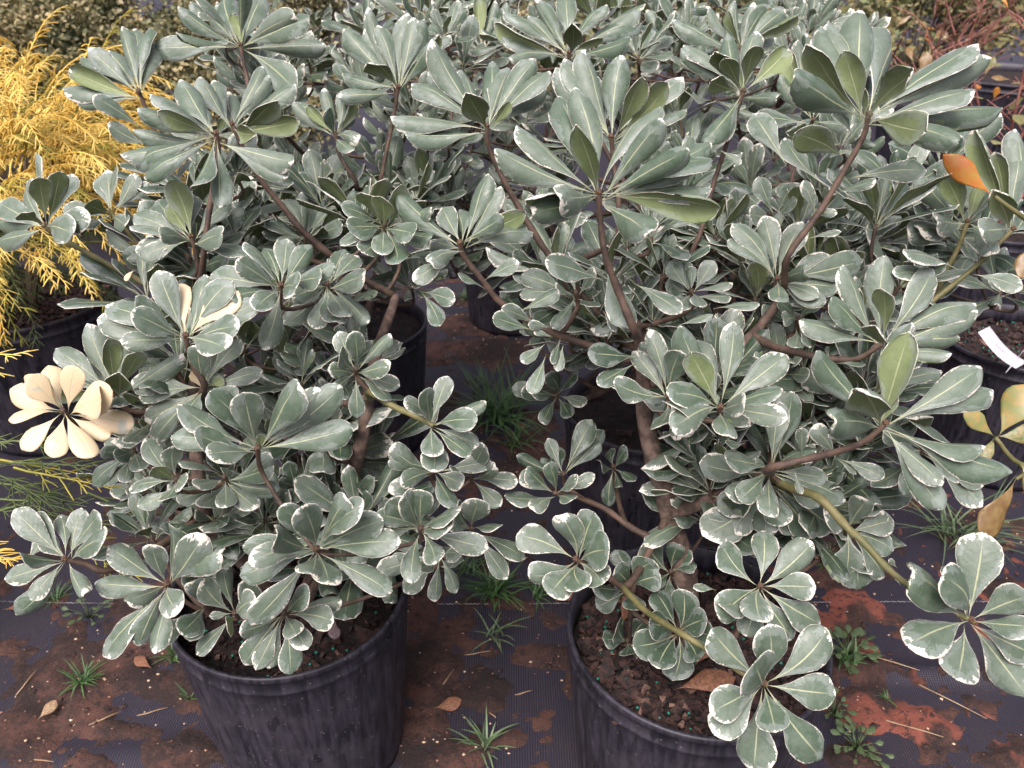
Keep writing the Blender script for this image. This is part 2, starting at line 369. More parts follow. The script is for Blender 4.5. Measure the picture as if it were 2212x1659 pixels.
R('C', 1, 2150, 860, 1.15, 280, 1, [(1970,680,u_),(2080,560),(2120,700),(1890,640,c_),(1870,650),(2200,570),(2260,620,u_),(2280,730,c_),(2270,890,c_),(2250,960)], stem=[(1,2180,1000),(1,2290,1200)])
R('C', 2, 380, 560, 1.15, 440, 1, [(170,370,u_),(395,270,u_),(180,150),(190,40),(450,70),(480,100),(550,130),(560,280),(20,170),(20,480),(0,600),(690,190),(640,210,'us'),(250,150)], stem=[(2,360,700),(2,310,950),(2,250,1200)])
R('B', 2, 950, 810, 1.0, 560, 1, [(790,560,u_),(1100,650,'us'),(980,380),(1110,400),(1260,360),(1330,520),(480,490),(590,260),(570,430),(800,410),(330,730),(420,860),(1350,440)], stem=[(2,960,930),(2,1040,1120),(2,1150,1320),(2,1350,1640),(5,1620,350)])
R('B', 2, 1665, 1240, .8, 780, 1, [(1160,770),(1000,950),(1170,1230,u_),(1520,790,u_),(1510,530),(2020,640),(2070,760),(2390,860),(2398,1000),(2400,1160),(2443,1320,u_),(1953,1445),(1480,1250,c_),(1300,1330),(1430,560),(2240,960)], stem=[(2,1675,1400),(2,1710,1640),(5,1790,250),(5,1900,520)])
R('B', 2, 1745, 880, .98, 590, 1, [(1590,290),(1810,330),(1930,470,u_),(2120,520,u_),(1400,410),(1410,470),(1470,520),(1440,380),(1560,420),(2200,640),(2210,500),(2000,620)], stem=[(2,1760,1020),(2,1790,1500)])
R('D', 2, 1475, 340, 1.22, 480, 1, [(1080,20),(1250,0),(1450,-60),(1700,10),(1500,110,u_),(1690,220,'us'),(1910,20),(1940,120),(1880,260),(990,160,u_),(1050,200),(1210,70,c_),(1120,330),(1350,30)], stem=[(2,1480,420),(2,1500,560)])
R('D', 2, 920, 320, 1.45, 330, 1, [(780,40),(890,-20,u_),(1000,0),(1080,20),(800,160),(700,200),(1000,290),(760,330)])
R('D', 2, 1920, 370, 1.4, 280, 0, [(1990,180),(2140,230),(2030,440),(1890,200),(2140,350),(1800,260),(1780,420)])
R('A', 2, 295, 1440, .95, 400, 0, [(150,1220,u_),(275,1250,u_),(400,1180,u_),(20,1310),(100,1490),(10,1560),(150,1620),(380,1690),(490,1500),(590,1330),(600,1530),(280,1620),(60,1450)], tow=.6)
R('B', 2, 780, 1560, .92, 450, 1, [(660,1320),(940,1100),(1020,1180),(370,1220),(570,1520,c_),(1060,1390),(1200,1370,u_),(620,1640,c_),(840,1600,s_),(740,1310),(1240,1470)], stem=[(2,800,1640),(5,930,200),(5,1050,340),(5,1340,510),(5,1640,620)], side=-.4)
R('D', 2, 760, 1180, 1.5, 230, 0, [(640,1060),(850,1090),(560,1180),(740,1000),(860,1250),(680,1330)])
R('D', 2, 580, 1190, 1.5, 230, 0, [(400,1040),(540,1040),(640,1090),(320,1100),(430,1200),(730,1180),(600,1250)])
R('B', 3, 1215, 740, .85, 860, 1, [(1200,560,'us'),(805,500),(830,220,u_),(930,150),(1055,310,'us'),(1180,0),(1010,60),(1440,160),(1595,430,u_),(1920,290),(2040,340),(1900,550),(2085,670),(1610,850,u_),(1780,870),(1150,360)], stem=[(3,1180,880),(3,1050,1110),(3,900,1360),(3,700,1640)], side=.3)
R('B', 3, 410, 590, 1.03, 450, 1, [(190,510,u_),(290,360,u_),(230,300,u_),(490,280,u_),(690,330,u_),(20,300),(60,250),(310,210),(500,180),(250,900),(450,390,'us'),(620,620),(180,880)], stem=[(3,330,850),(3,230,1150),(3,80,1620)])
R('D', 3, 400, 310, 1.3, 340, 1, [(310,70,u_),(360,0),(480,10),(560,30),(700,50),(760,90,u_),(-20,100),(200,40),(620,200)])
R('D', 3, 860, 770, 1.15, 360, 1, [(690,330,u_),(650,480),(760,260),(960,450),(680,850,u_),(1090,470),(480,740),(1100,800)])
R('D', 3, 630, 1380, 1.1, 250, 0, [(600,1270),(750,1280),(510,1130,c_),(380,1290),(460,1370),(740,1170)])
R('B', 6, 630, 180, .95, 420, 0, [(350,-180),(540,-230),(790,-190),(320,-80),(990,40,c_),(1190,60),(1030,230),(890,290),(640,330),(490,40),(940,330),(800,130)], stem=None, tow=.5)
R('E', 3, 1850, 1420, 1.05, 420, 1, [(1690,1100,u_),(1540,1120),(1720,1010),(2090,1120),(1910,1200,'us'),(1560,1430,c_),(1500,1490),(2000,1590),(1700,1400,c_)], stem=[(3,1790,1590),(6,1690,170)])
R('E', 3, 2140, 1470, 1.0, 470, 1, [(2000,1210,u_),(2050,970,u_),(2200,800),(2210,960),(1900,820,u_),(2230,1330),(1920,1480),(2300,1400)], stem=[(6,1900,100),(6,1560,380)], side=.3)
R('B', 6, 1310, 590, .85, 500, 1, [(1080,80),(1320,20),(1640,110),(1920,300),(1920,370),(1010,290),(790,420),(1280,440,u_),(1310,230,u_),(1830,560),(1750,650),(1480,560)], stem=[(6,1150,690),(6,980,690),(6,800,660)], side=.3)
R('B', 6, 1320, 1110, .8, 740, 1, [(870,640),(1490,460),(1470,520,'us'),(1120,800,u_),(1370,880,'us'),(1950,730),(2040,860),(2120,1430),(1960,1270),(1030,1085),(1700,1660),(1700,1480),(1230,870)], stem=[(6,1190,1220),(6,1000,1290),(6,590,1390)], side=.3)
R('B', 6, 265, 1000, .85, 570, 0, [(0,480),(360,450),(700,660),(660,880),(70,640,'us'),(-60,900),(-80,970),(-30,1130,c_),(330,1165),(690,1070,c_),(110,560),(235,920,s_),(430,970,c_)], tow=.5)
R('B', 5, 2110, 930, .88, 450, 0, [(1990,500),(1930,580),(1710,830,c_),(1760,840,c_),(2040,1130),(2190,640),(1880,640),(2200,1160,c_)], tow=.5)
R('B', 6, 590, 1390, .9, 430, 0, [(740,900),(640,960),(130,1360),(290,1330),(510,1330,s_),(1080,1590),(900,1640),(590,1690,c_),(380,1600),(330,1560),(850,1270),(960,1460)], tow=.7)
R('B', 9, 590, -190, .95, 400, 0, [(150,160),(330,140),(650,95,c_),(560,150),(740,160),(870,170),(1000,120),(250,0)], tow=.9)
R('B', 6, 1560, 1270, .95, 400, 0, [(1640,1530,c_),(1950,1640),(1440,1300),(1230,1510,c_),(1330,1160),(1800,1480),(1970,1500),(1450,1560)], tow=.7)
R('B', 6, 80, 260, .95, 270, 0, [(40,60),(70,90,s_),(225,60),(345,190),(340,290,c_),(-70,180),(-30,350),(130,350),(-60,60)], tow=.6)
R('B', 6, 760, 440, .98, 270, 0, [(640,320),(900,300),(930,280),(840,620),(680,440),(1020,480),(530,350),(740,620)], tow=.7)
R('B', 6, 680, 780, .98, 290, 0, [(830,800),(610,460),(790,650),(500,690),(450,560),(860,960),(560,930)], tow=.7)
R('B', 5, 1520, 270, .96, 310, 0, [(1170,150),(1160,270),(1370,480),(1400,200,s_),(1640,350),(1640,120),(1460,30)], tow=.6)
R('A', 5, 110, 760, .9, 320, 0, [(0,510),(100,520),(330,530),(390,870),(340,950,c_),(120,1070),(-40,900),(-60,760),(10,640),(320,730)], tow=.8)
R('A', 5, 590, 1110, .88, 380, 0, [(700,800),(430,950,c_),(560,890),(940,960),(880,1080),(600,1310),(610,1410,c_),(845,1310),(900,1245)], tow=.7, stem=[(5,470,1050),(5,340,990),(5,200,900)])
R('A', 5, 620, 1400, .97, 390, 0, [(320,1350,c_),(400,1490),(320,1540),(740,1640),(980,1350,c_),(800,1500,c_),(350,1270)], tow=.8)
R('A', 5, 850, 1440, 1.0, 330, 0, [(1150,1480,c_),(970,1400),(1040,1640),(930,1250),(720,1400)], tow=.8)
R('A', 8, 525, 110, .85, 440, 0, [(250,20),(255,95),(340,-70),(530,-140),(750,5),(960,240),(460,460),(620,340,c_),(700,110),(430,-110)], tow=.75)
R('A', 8, 850, 110, .98, 400, 0, [(1200,300),(1080,440),(760,-40),(700,60),(1030,110),(900,-60)], tow=.8)
R('A', 8, 650, 280, .95, 310, 0, [(620,590),(760,530),(410,520),(320,330,c_),(780,280,c_),(230,400),(480,380)], tow=.9)
R('B', 8, 1520, 310, .93, 410, 0, [(1140,150),(1430,70,c_),(1630,15),(1720,250,c_),(1690,460),(1555,490,c_),(1230,420,c_),(1350,530)], tow=.8, stem=[(8,1620,370),(8,1720,420),(8,1850,480)], side=-.3)
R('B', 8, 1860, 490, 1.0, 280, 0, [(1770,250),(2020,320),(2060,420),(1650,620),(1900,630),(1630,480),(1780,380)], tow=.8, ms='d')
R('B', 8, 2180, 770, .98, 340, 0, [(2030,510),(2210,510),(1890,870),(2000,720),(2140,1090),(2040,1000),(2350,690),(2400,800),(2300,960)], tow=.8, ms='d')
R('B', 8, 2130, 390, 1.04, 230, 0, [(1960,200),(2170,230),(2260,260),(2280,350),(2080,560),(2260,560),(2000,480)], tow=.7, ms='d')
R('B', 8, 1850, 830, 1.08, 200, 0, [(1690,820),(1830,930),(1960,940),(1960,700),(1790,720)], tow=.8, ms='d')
R('B', 9, 520, 480, .86, 410, 0, [(270,200),(540,120),(860,200),(880,490),(920,730),(740,830),(520,700,c_),(430,800),(260,680),(260,620)], tow=.8)
R('B', 9, 545, 1105, .8, 500, 0, [(200,760),(590,740),(960,760),(1015,1180),(930,1600),(480,1680),(620,1425),(210,1290),(220,1430,c_),(500,990)], tow=.85, stem=[(9,390,1030),(9,150,870),(9,20,790)])
R('B', 9, 1870, 700, .8, 560, 0, [(1520,385),(1720,420),(1960,140),(1800,340,c_),(2260,540),(2280,740),(2230,1190),(1470,850),(1780,1090,c_),(2300,930)], tow=.7, stem=[(9,1600,560),(9,1370,400),(9,1180,200),(9,1080,110),(9,900,-80)], side=.3)
R('B', 9, 1080, 115, .95, 310, 0, [(1380,60),(1380,250),(1150,510),(1070,400),(1330,430),(940,-20),(1200,-60)], tow=.8)
R('A', 4, 1190, 545, .88, 500, 0, [(1010,120),(1310,140),(1480,180),(1530,260,'a'),(870,290),(850,390),(615,430),(670,340),(1660,330),(1520,470,c_),(1440,610,c_),(1140,300,'as'),(1160,200,'as'),(780,560)], stem=[(4,1210,640),(4,1240,740),(4,1310,860)])
R('A', 4, 1310, 870, .93, 430, 0, [(1540,560),(1260,620),(1380,640),(1680,760),(830,830),(920,1090),(970,1230),(1440,820,'us'),(1530,960,c_),(880,930),(1240,760,'as'),(1180,1060)], tow=.6, stem=[(4,1260,960),(4,1230,1150)])
R('A', 4, 720, 900, .92, 430, 1, [(550,460),(680,550,u_),(790,560),(510,650),(350,620),(220,790),(310,900,u_),(770,740,u_),(900,630,u_),(1170,660,c_),(700,960,c_)], side=-.3)
R('A', 4, 405, 1025, .88, 390, 0, [(50,880),(50,1075),(130,1270),(340,1320),(600,1310),(700,1190),(840,1110),(645,960),(700,900),(150,820),(190,800),(310,720),(480,740)], ms='a', tow=.8, side=-.3)
R('A', 4, 1650, 1265, .82, 580, 0, [(1140,980),(1360,900),(1560,900),(1870,860),(2050,880),(2190,870),(2260,1130),(1090,1180),(1240,1160),(1670,1170,'us'),(1560,1200),(1330,1290,c_)], tow=.3)
R('A', 4, 1130, 1460, .88, 310, 0, [(930,1200),(1110,1250,c_),(980,1390,u_),(820,1520,c_),(880,1640),(1170,1500,c_),(1040,1600)], tow=.6)
R('A', 4, 1440, 1450, .95, 400, 0, [(1130,1600),(1460,1390,c_),(1790,1530),(1700,1340),(1640,1640),(1280,1640),(1150,1350),(1740,1390),(1450,1650),(1250,1500)], tow=.7)
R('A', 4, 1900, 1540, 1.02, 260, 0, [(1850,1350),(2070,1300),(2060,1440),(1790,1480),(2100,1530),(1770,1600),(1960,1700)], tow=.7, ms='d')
R('A', 4, 860, 1280, .98, 310, 0, [(580,1500),(660,1500),(800,1480),(640,1290),(740,1320),(900,1400)], tow=1.0)
R('A', 4, 1800, 220, .92, 420, 0, [(1580,-70),(1690,-30),(1840,-90),(2000,-50),(1340,150),(1520,60),(1690,640),(2060,170),(2140,90),(1740,180,'us'),(1640,360,c_),(1890,220,c_),(1480,290)], tow=.5)
R('A', 4, 2100, 210, 1.0, 400, 0, [(2210,-20),(2140,440),(2220,400),(1820,470),(1880,300,c_),(2150,60,c_),(2190,80),(2360,460),(2320,150),(2300,20),(2020,500)], tow=.7)
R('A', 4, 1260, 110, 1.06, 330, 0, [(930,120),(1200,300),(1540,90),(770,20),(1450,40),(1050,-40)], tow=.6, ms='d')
R('A', 7, 420, 310, .88, 420, 0, [(85,-10),(220,10),(385,15),(520,-20),(640,20),(250,150),(120,280),(30,440),(80,690),(190,570),(530,530,c_),(660,160,c_)], tow=.7, side=-.4, stem=[(7,550,340),(7,720,380)])
R('A', 7, 1070, 470, .86, 500, 0, [(700,220),(590,460),(970,210,c_),(1115,90,c_),(1300,170,c_),(1370,250),(640,930),(880,880),(970,910),(1130,640),(830,560,c_)], tow=.7)
R('A', 7, 1310, 600, .9, 370, 0, [(1220,360),(1240,470),(1010,860),(1220,840),(1160,780),(1330,260)], tow=.8)
R('A', 7, 1505, 655, .88, 390, 0, [(1290,450),(1430,370),(1250,920),(1450,775,'cu'),(1720,600),(1340,675,s_),(1620,560)], tow=.8)
R('A', 7, 1820, 650, .88, 390, 0, [(2190,580),(2140,710),(1640,1020),(1560,1000,c_),(1860,1055),(1970,880,c_),(1900,805),(1530,780),(1530,470,c_),(1970,520),(1720,1020)], tow=.85)
R('A', 7, 2030, 240, .82, 570, 0, [(1810,-20),(1960,-20),(2190,-60),(2310,-40),(1560,230),(1600,320),(1530,420),(1600,740),(2010,360),(2110,460),(2560,190),(2515,520),(1760,150),(2450,60)], tow=.6)
# single leaves along stems: (plant, crop, base, tip, depth, matset, flags)
SL = []
def S(plant, c, bx, by, tx, ty, d, ms='n', fl=''): SL.append((plant, c, (bx, by), (tx, ty), d, ms, fl))
for a in [(940,1190,680,880,'n',''),(1060,1020,740,850,'n','u'),(1060,1150,1590,1080,'c',''),(1000,1240,1260,1150,'c',''),(880,1390,800,1160,'c',''),(840,1330,1015,1370,'c',''),(830,1530,1040,1480,'c',''),(1120,890,1010,700,'n',''),(700,1080,470,720,'n',''),(260,960,400,1050,'c','')]: S('B', 3, *a[:4], .9, a[4], a[5])
for a in [(1010,1340,870,1130,'c',''),(1020,1330,1320,1450,'c',''),(1010,1330,1140,1430,'c',''),(790,1330,790,1130,'c',''),(740,1400,790,1560,'c',''),(430,1230,300,1230,'c',''),(220,370,520,350,'n',''),(-10,480,215,400,'n',''),(960,690,950,610,'c',''),(1000,720,1200,730,'c',''),(1790,120,1450,0,'c',''),(1680,190,1380,130,'c',''),(1880,150,2200,240,'c','')]: S('B', 6, *a[:4], .87, a[4], a[5])
for a in [(1710,80,1870,480,'n',''),(1700,190,1330,60,'c',''),(1880,200,2200,390,'c',''),(740,40,475,190,'c',''),(930,190,1150,70,'n',''),(940,245,760,150,'n',''),(1270,460,1050,360,'c',''),(1250,510,990,420,'n',''),(1150,390,1410,250,'c',''),(1370,490,1210,470,'c',''),(1420,560,1370,725,'c',''),(1330,590,1170,710,'n',''),(1330,660,1230,915,'n',''),(1440,600,1400,770,'n',''),(1930,680,1600,650,'d',''),(1900,720,1660,850,'d',''),(1690,380,1780,520,'c',''),(1370,560,1250,520,'c',''),(530,260,740,320,'c',''),(520,250,650,480,'d','')]: S('B', 5, *a[:4], .9, a[4], a[5])
for a in [(1400,370,1350,310,'c',''),(1420,480,1380,410,'c',''),(240,510,95,490,'c','')]: S('B', 9, *a[:4], .86, a[4], a[5])
for a in [(930,840,600,610,'n',''),(980,940,690,790,'n','')]: S('A', 1, *a[:4], 1.12, a[4], a[5])
for a in [(170,2000,300,1830,'c',''),(870,120,800,190,'a','')]: S('A', 4, *a[:4], .95, a[4], a[5])
# dim inner rosettes low between the two pots
R('B', 5, 1390, 1550, 1.0, 320, 0, [(1170,1440,c_),(1060,1570),(1250,1650),(1500,1600),(1525,1460,c_),(1350,1370),(1640,1430,c_),(1220,1400)], tow=.8, stem=[(5,1500,1570),(5,1700,1650)])
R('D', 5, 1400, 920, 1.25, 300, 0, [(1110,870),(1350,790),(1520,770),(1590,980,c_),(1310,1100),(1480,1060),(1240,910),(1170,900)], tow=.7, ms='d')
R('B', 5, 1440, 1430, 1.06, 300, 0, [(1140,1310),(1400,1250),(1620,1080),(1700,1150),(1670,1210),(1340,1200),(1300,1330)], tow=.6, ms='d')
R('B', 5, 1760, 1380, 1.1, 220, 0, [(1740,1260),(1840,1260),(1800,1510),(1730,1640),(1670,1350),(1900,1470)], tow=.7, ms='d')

# ------------------------------------------------------------------ ground
POTR = .163
def fold(x, y):
    h = .006 * math.sin(x * 2.1 + 1.3) * math.sin(y * 3.3) + .004 * noise.noise(Vector((x * 3, y * 3, 0)))
    for (fx0, fx1, fy, sl, hh, wd) in ((.42, 1.8, .60, .03, .016, .020), (.5, 1.9, .98, -.03, .012, .018), (-1.6, -.35, .47, -.04, .012, .018), (-1.6, -.4, .76, .05, .008, .03), (-.3, .3, 2.2, .0, .02, .05), (-.3, .3, 1.95, .02, .015, .04)):
        if fx0 < x < fx1:
            d = (y - fy - sl * (x - fx0)) / wd; h += hh * math.exp(-d * d) * min(1, (x - fx0) * 8, (fx1 - x) * 8)
    return h
def grid(x0, x1, y0, y1, st, fz):
    nx = int((x1 - x0) / st) + 1; ny = int((y1 - y0) / st) + 1
    vs = [(x0 + i * st, y0 + j * st, fz(x0 + i * st, y0 + j * st)) for j in range(ny) for i in range(nx)]
    fs = [(j * nx + i, j * nx + i + 1, (j + 1) * nx + i + 1, (j + 1) * nx + i) for j in range(ny - 1) for i in range(nx - 1)]
    return vs, fs
gb = MB()
X0, X1, Y0, Y1 = -1.6, 2.0, .1, 3.0
v, f = grid(X0, X1, Y0, Y1, .012, fold); gb.add(v, f)
nx = int((X1 - X0) / .012) + 1; ny = int((Y1 - Y0) / .012) + 1; xe = X0 + (nx - 1) * .012; ye = Y0 + (ny - 1) * .012
FAR = 120
c0 = [(X0, Y0), (xe, Y0), (xe, ye), (X0, ye)]; o0 = [(-FAR, -FAR), (FAR, -FAR), (FAR, FAR), (-FAR, FAR)]
gb.add([(x, y, fold(x, y)) for x, y in c0] + [(x, y, 0) for x, y in o0], [(4, 5, 1, 0), (5, 6, 2, 1), (6, 7, 3, 2), (7, 4, 0, 3)])
ground = gb.build('ground', FABRIC); tag(ground, kind='structure'); ground['label'] = 'black woven weed-barrier fabric laid over the ground under the pots'
# clay washed over the fabric, rising through it where it is thick
PATCH = [(60,1600,90,50),(150,1500,110,60),(240,1440,120,60),(330,1390,110,50),(400,1470,70,60),(300,1360,60,30),(90,1560,90,40),(400,1640,90,40),(250,1580,90,22),(200,1660,60,20),
         (900,1300,50,60),(905,1400,55,70),(920,1500,60,70),(900,1590,70,60),(960,1640,80,40),(960,1450,40,40),(1040,1480,55,45),(1180,1420,75,28),(1050,1520,40,25),(1090,1300,60,12),(1100,1600,40,20),
         (1830,1220,70,50),(1840,1320,60,60),(1850,1420,60,60),(1880,1440,55,20),(1850,1530,80,50),(1940,1550,120,34),(2030,1580,60,22),(1850,1640,60,40),(2190,1640,60,26),(1780,1180,50,40),(1960,1370,30,10),
         (1060,705,110,22),(1030,765,120,26),(1160,960,60,50),(1110,1010,80,24),(1000,655,60,10),(2150,1270,50,26)]
def clay_z(x, y):
    q = proj((x, y, 0))
    if q is None: return -.03
    u, v_, d = q; m = 0
    for (a, b, ru, rv) in PATCH:
        e = ((u - a) / ru) ** 2 + ((v_ - b) / rv) ** 2
        if e < 5: m = max(m, 1.25 - e * .8)
    if m <= -1.5: return -.03
    n1 = noise.fractal(Vector((x * 14, y * 14, 3)), 1.0, 2.0, 5); n2 = noise.noise(Vector((x * 90, y * 90, 1)))
    return fold(x, y) + max(-.02, min(.010, .009 * m + .010 * n1 - .002)) + (.0028 * n2 + .0030 * noise.noise(Vector((x * 42, y * 42, 7)))) * (1 if m > -.4 else 0)
cb = MB(); v, f = grid(-1.1, 1.2, .36, 2.75, .0085, clay_z)
keep = [q for q in f if max(v[i][2] - fold(v[i][0], v[i][1]) for i in q) > -.004]
used = sorted({i for q in keep for i in q}); rm = {o: k for k, o in enumerate(used)}
cb.add([v[i] for i in used], [tuple(rm[i] for i in q) for q in keep])
clay = cb.build('red_clay_soil', CLAY); tag(clay, 'red brown clay washed in patches over the black fabric', 'soil', kind='stuff')
CLAYPTS = [v[i] for i in used if v[i][2] - fold(v[i][0], v[i][1]) > .001]
pb = MB(); rr = random.Random(3)
for _ in range(1500):
    x, y, z = rr.choice(CLAYPTS); x += rr.uniform(-.05, .05); y += rr.uniform(-.05, .05)
    r = rr.choice([.0012, .0016, .002, .003]); pb.blob((x, y, max(fold(x, y), clay_z(x, y)) + r * .4), r, (1, rr.uniform(.6, 1), .7), .3, rr)
tag(pb.build('pebbles', PEB, smooth=False), 'tiny pale and rusty pebbles sprinkled over clay and fabric', 'pebbles', kind='stuff')
kb = MB()
for _ in range(700):
    x, y, z = rr.choice(CLAYPTS); x += rr.uniform(-.03, .03); y += rr.uniform(-.03, .03)
    r = rr.uniform(.002, .006); kb.blob((x, y, max(fold(x, y), clay_z(x, y)) + r * .3), r, (rr.uniform(.8, 1.8), 1, .5), .4, rr)
tag(kb.build('soil_crumbs', CHIP, smooth=False), 'dark bark crumbs strewn over the clay patches', 'crumbs', kind='stuff')
# straw bits
STRAWL = ['pale straw lying level beside the sparse grass tuft', 'pale straw leaning across clay edge between front pots', 'short straw bit near the pale front grass tuft', 'longest reddish straw crossing the red clay tongue', 'straw lying along the red clay tongue', 'long thin straw beside the broadleaf weed', 'straw pointing at the scuffed pot wall', 'straw on bare fabric in front of the clay, away from pots', 'upright-lying straw splinter on clay beside grass', 'tiny straw crumb on fabric by the open mulch pot', 'straw on clay below the grass tuft beside scuffed pot']
for si, (u, v_, a, L) in enumerate(((1030,1412,.05,.05),(965,1475,1.0,.045),(1060,1545,-.9,.03),(2020,1500,-.75,.16),(1960,1580,-.45,.10),(1900,1440,-.5,.12),(330,1540,.2,.05),(85,1650,-.2,.06),(60,1480,1.3,.05),(1130,1500,.1,.03),(230,1560,.4,.05))):
    p = onz(u, v_); m = MB(); dr = Vector((math.cos(a), math.sin(a), 0))
    z = max(fold(p.x, p.y), clay_z(p.x, p.y)) + .003
    m.tube([(p.x + dr.x * t * L, p.y + dr.y * t * L, z + .004 * math.sin(3 * t) ) for t in (-.5, -.2, .2, .5)], [.0010, .0012, .0011, .0006], 5)
    o = m.build('straw', STRAW, org=(p.x, p.y, z)); tag(o, STRAWL[si], 'straw', 'straw bits on the fabric')
# white stitched seams of the fabric
for (y, xa, xb) in ((1.14, -1.3, 1.5), (2.44, -.8, 1.8), (1.585, -1.5, -.2)):
    m = MB(); pts = []
    k = int((xb - xa) / .004)
    for i in range(k):
        x = xa + i * .004; pts.append((x, y + .0011 * (1 if i % 2 else -1) + .004 * math.sin(x * 3), fold(x, y) + .0022))
    m.tube(pts, [.0006] * len(pts), 4); m.build('seam_thread', THREAD, ground)

# ------------------------------------------------------------------ pots
def lathe(prof, n=64, flute=0.0, squash=0.0):
    m = MB(); vs = []; fs = []
    for (r, z, fl) in prof:
        for k in range(n):
            a = 2 * math.pi * k / n; q = r * (1 + flute * fl * (.8, 1, 1, .8, -.6, -1, -1, -.6)[k % 8] + squash * math.cos(2 * a + 1))
            vs.append((q * math.cos(a), q * math.sin(a), z))
    for i in range(len(prof) - 1):
        for k in range(n): fs.append((i * n + k, i * n + (k + 1) % n, (i + 1) * n + (k + 1) % n, (i + 1) * n + k))
    m.add(vs, fs); return m
def pot(x, y, r, h, label, group=None, rich=True, chips=0, soil_drop=.035, n=224):
    root = empty('nursery_pot', (x, y, 0), label, 'pot', group)
    rb = r * .86
    body = lathe([(.001, .012, 0), (rb * .94, .012, 0), (rb, .004, 0), (rb * 1.01, .02, .3)] + [(rb + (r - rb) * t, .02 + (h - .075) * t, 1 if .04 < t < .93 else .2) for t in (.05, .3, .6, .9, 1.0)]
                 + [(r * 1.004, h - .05, 0), (r * .985, h - .048, 0), (r * .97, h - .06, 0), (rb * .97, .03, 0), (.001, .028, 0)], n, .0055, .012)
    o = body.build('pot_wall', POT, root)
    rim = lathe([(r * 1.006, h - .052, 0), (r * 1.007, h - .036, 0), (r * 1.017, h - .034, 0), (r * 1.018, h - .031, 0), (r * 1.009, h - .029, 0), (r * 1.012, h - .012, 0), (r * 1.028, h - .010, 0), (r * 1.031, h - .007, 0), (r * 1.031, h - .003, 0), (r * 1.024, h, 0), (r * 1.0, h - .0005, 0), (r * .99, h - .002, 0), (r * .975, h - .02, 0), (r * .968, h - .052, 0), (r * 1.006, h - .052, 0)], n, 0, .012)
    rim.build('rim', POT, root)
    zs = h - soil_drop; sm = MB(); rg = 14; vs = [(0, 0, zs + .012)]; fs = []
    for i in range(1, rg + 1):
        for k in range(48):
            a = 2 * math.pi * k / 48; q = r * .972 * i / rg
            px, py = q * math.cos(a), q * math.sin(a)
            vs.append((px * (1 + .012 * math.cos(2 * a + 1)), py * (1 + .012 * math.cos(2 * a + 1)), zs + .012 * (1 - (i / rg) ** 2) + .008 * noise.noise(Vector((px * 30 + x, py * 30 + y, 1)))))
    for k in range(48): fs.append((0, 1 + k, 1 + (k + 1) % 48))
    for i in range(rg - 1):
        for k in range(48): fs.append((1 + i * 48 + k, 1 + (i + 1) * 48 + k, 1 + (i + 1) * 48 + (k + 1) % 48, 1 + i * 48 + (k + 1) % 48))
    sm.add(vs, fs); sm.build('potting_soil', SOIL, root)
    if chips:
        q = random.Random(int(x * 1000 + y * 77)); cm = MB(); cl = MB()
        for _ in range(chips):
            a = q.uniform(0, 6.283); d = r * .93 * math.sqrt(q.random()); L = q.uniform(.002, .007) if q.random() < .93 else q.uniform(.01, .018); wd = L * q.uniform(.25, .7); th = L * q.uniform(.1, .3)
            M = Matrix.Translation((d * math.cos(a), d * math.sin(a), zs + .011 * (1 - (d / r) ** 2) + .004 + q.uniform(-.002, .006))) @ Matrix.Rotation(q.uniform(0, 6.28), 4, 'Z') @ Matrix.Rotation(q.uniform(-.5, .5), 4, 'X') @ Matrix.Rotation(q.uniform(-.5, .5), 4, 'Y')
            t2 = q.uniform(.4, 1)
            bx = [M @ Vector((sx * L * (t2 if sx > 0 else 1), sy * wd * (t2 if sx > 0 else 1), sz * th)) for sz in (-1, 1) for sx, sy in ((-1, -1), (1, -1), (1, 1), (-1, 1))]
            (cl if q.random() < .07 else cm).add(bx, [(3, 2, 1, 0), (4, 5, 6, 7), (0, 1, 5, 4), (1, 2, 6, 5), (2, 3, 7, 6), (3, 0, 4, 7)])
        tag(cm.build('bark_mulch', CHIP, root, smooth=False), kind='stuff')
        if cl.v: tag(cl.build('pale_bark_chips', CHIPL, root, smooth=False), kind='stuff')
        if rich:
            pm = MB()
            for _ in range(60):
                a = q.uniform(0, 6.283); d = r * .9 * math.sqrt(q.random()); pm.blob((d * math.cos(a), d * math.sin(a), zs + .013 * (1 - (d / r) ** 2) + .010), .0027, (1, 1, 1), .1, q)
            tag(pm.build('fertilizer_prills', PRILL, root), kind='stuff')
    return root
PA, PB_, PC, PD, PE = (-.318, .850), (.246, .767), (-.37, 1.72), (.27, 1.34), (1.02, 1.62)
pot(*PA, POTR, .33, 'scuffed black ribbed pot holding the shrub with the all-cream whorl', 'black nursery pots', True, 700, .06)
pot(*PB_, POTR * 1.02, .33, 'open black pot of bark mulch and green prills around a thick bare trunk', 'black nursery pots', True, 2600, .045)
pot(*PC, POTR, .33, 'black pot standing behind the scuffed ribbed pot', 'black nursery pots', False, 80)
pot(*PD, POTR, .33, 'black pot standing close behind the open pot of bark mulch', 'black nursery pots', False, 80)
pot(1.17, 1.64, .18, .33, 'black pot with white plant tag lying on its soil', 'black nursery pots', True, 900, .05)
pot(1.34, 2.62, .17, .33, 'black pot beside the red-twigged plants', 'black nursery pots', False, 100)
pot(.95, 2.25, .17, .33, 'black pot with reddish mulch behind the variegated shrubs', 'black nursery pots', False, 200)
pot(-1.19, 1.80, .205, .36, 'wide black pot of brown mulch under the golden threadleaf shrub', 'black nursery pots', False, 2600, .04)

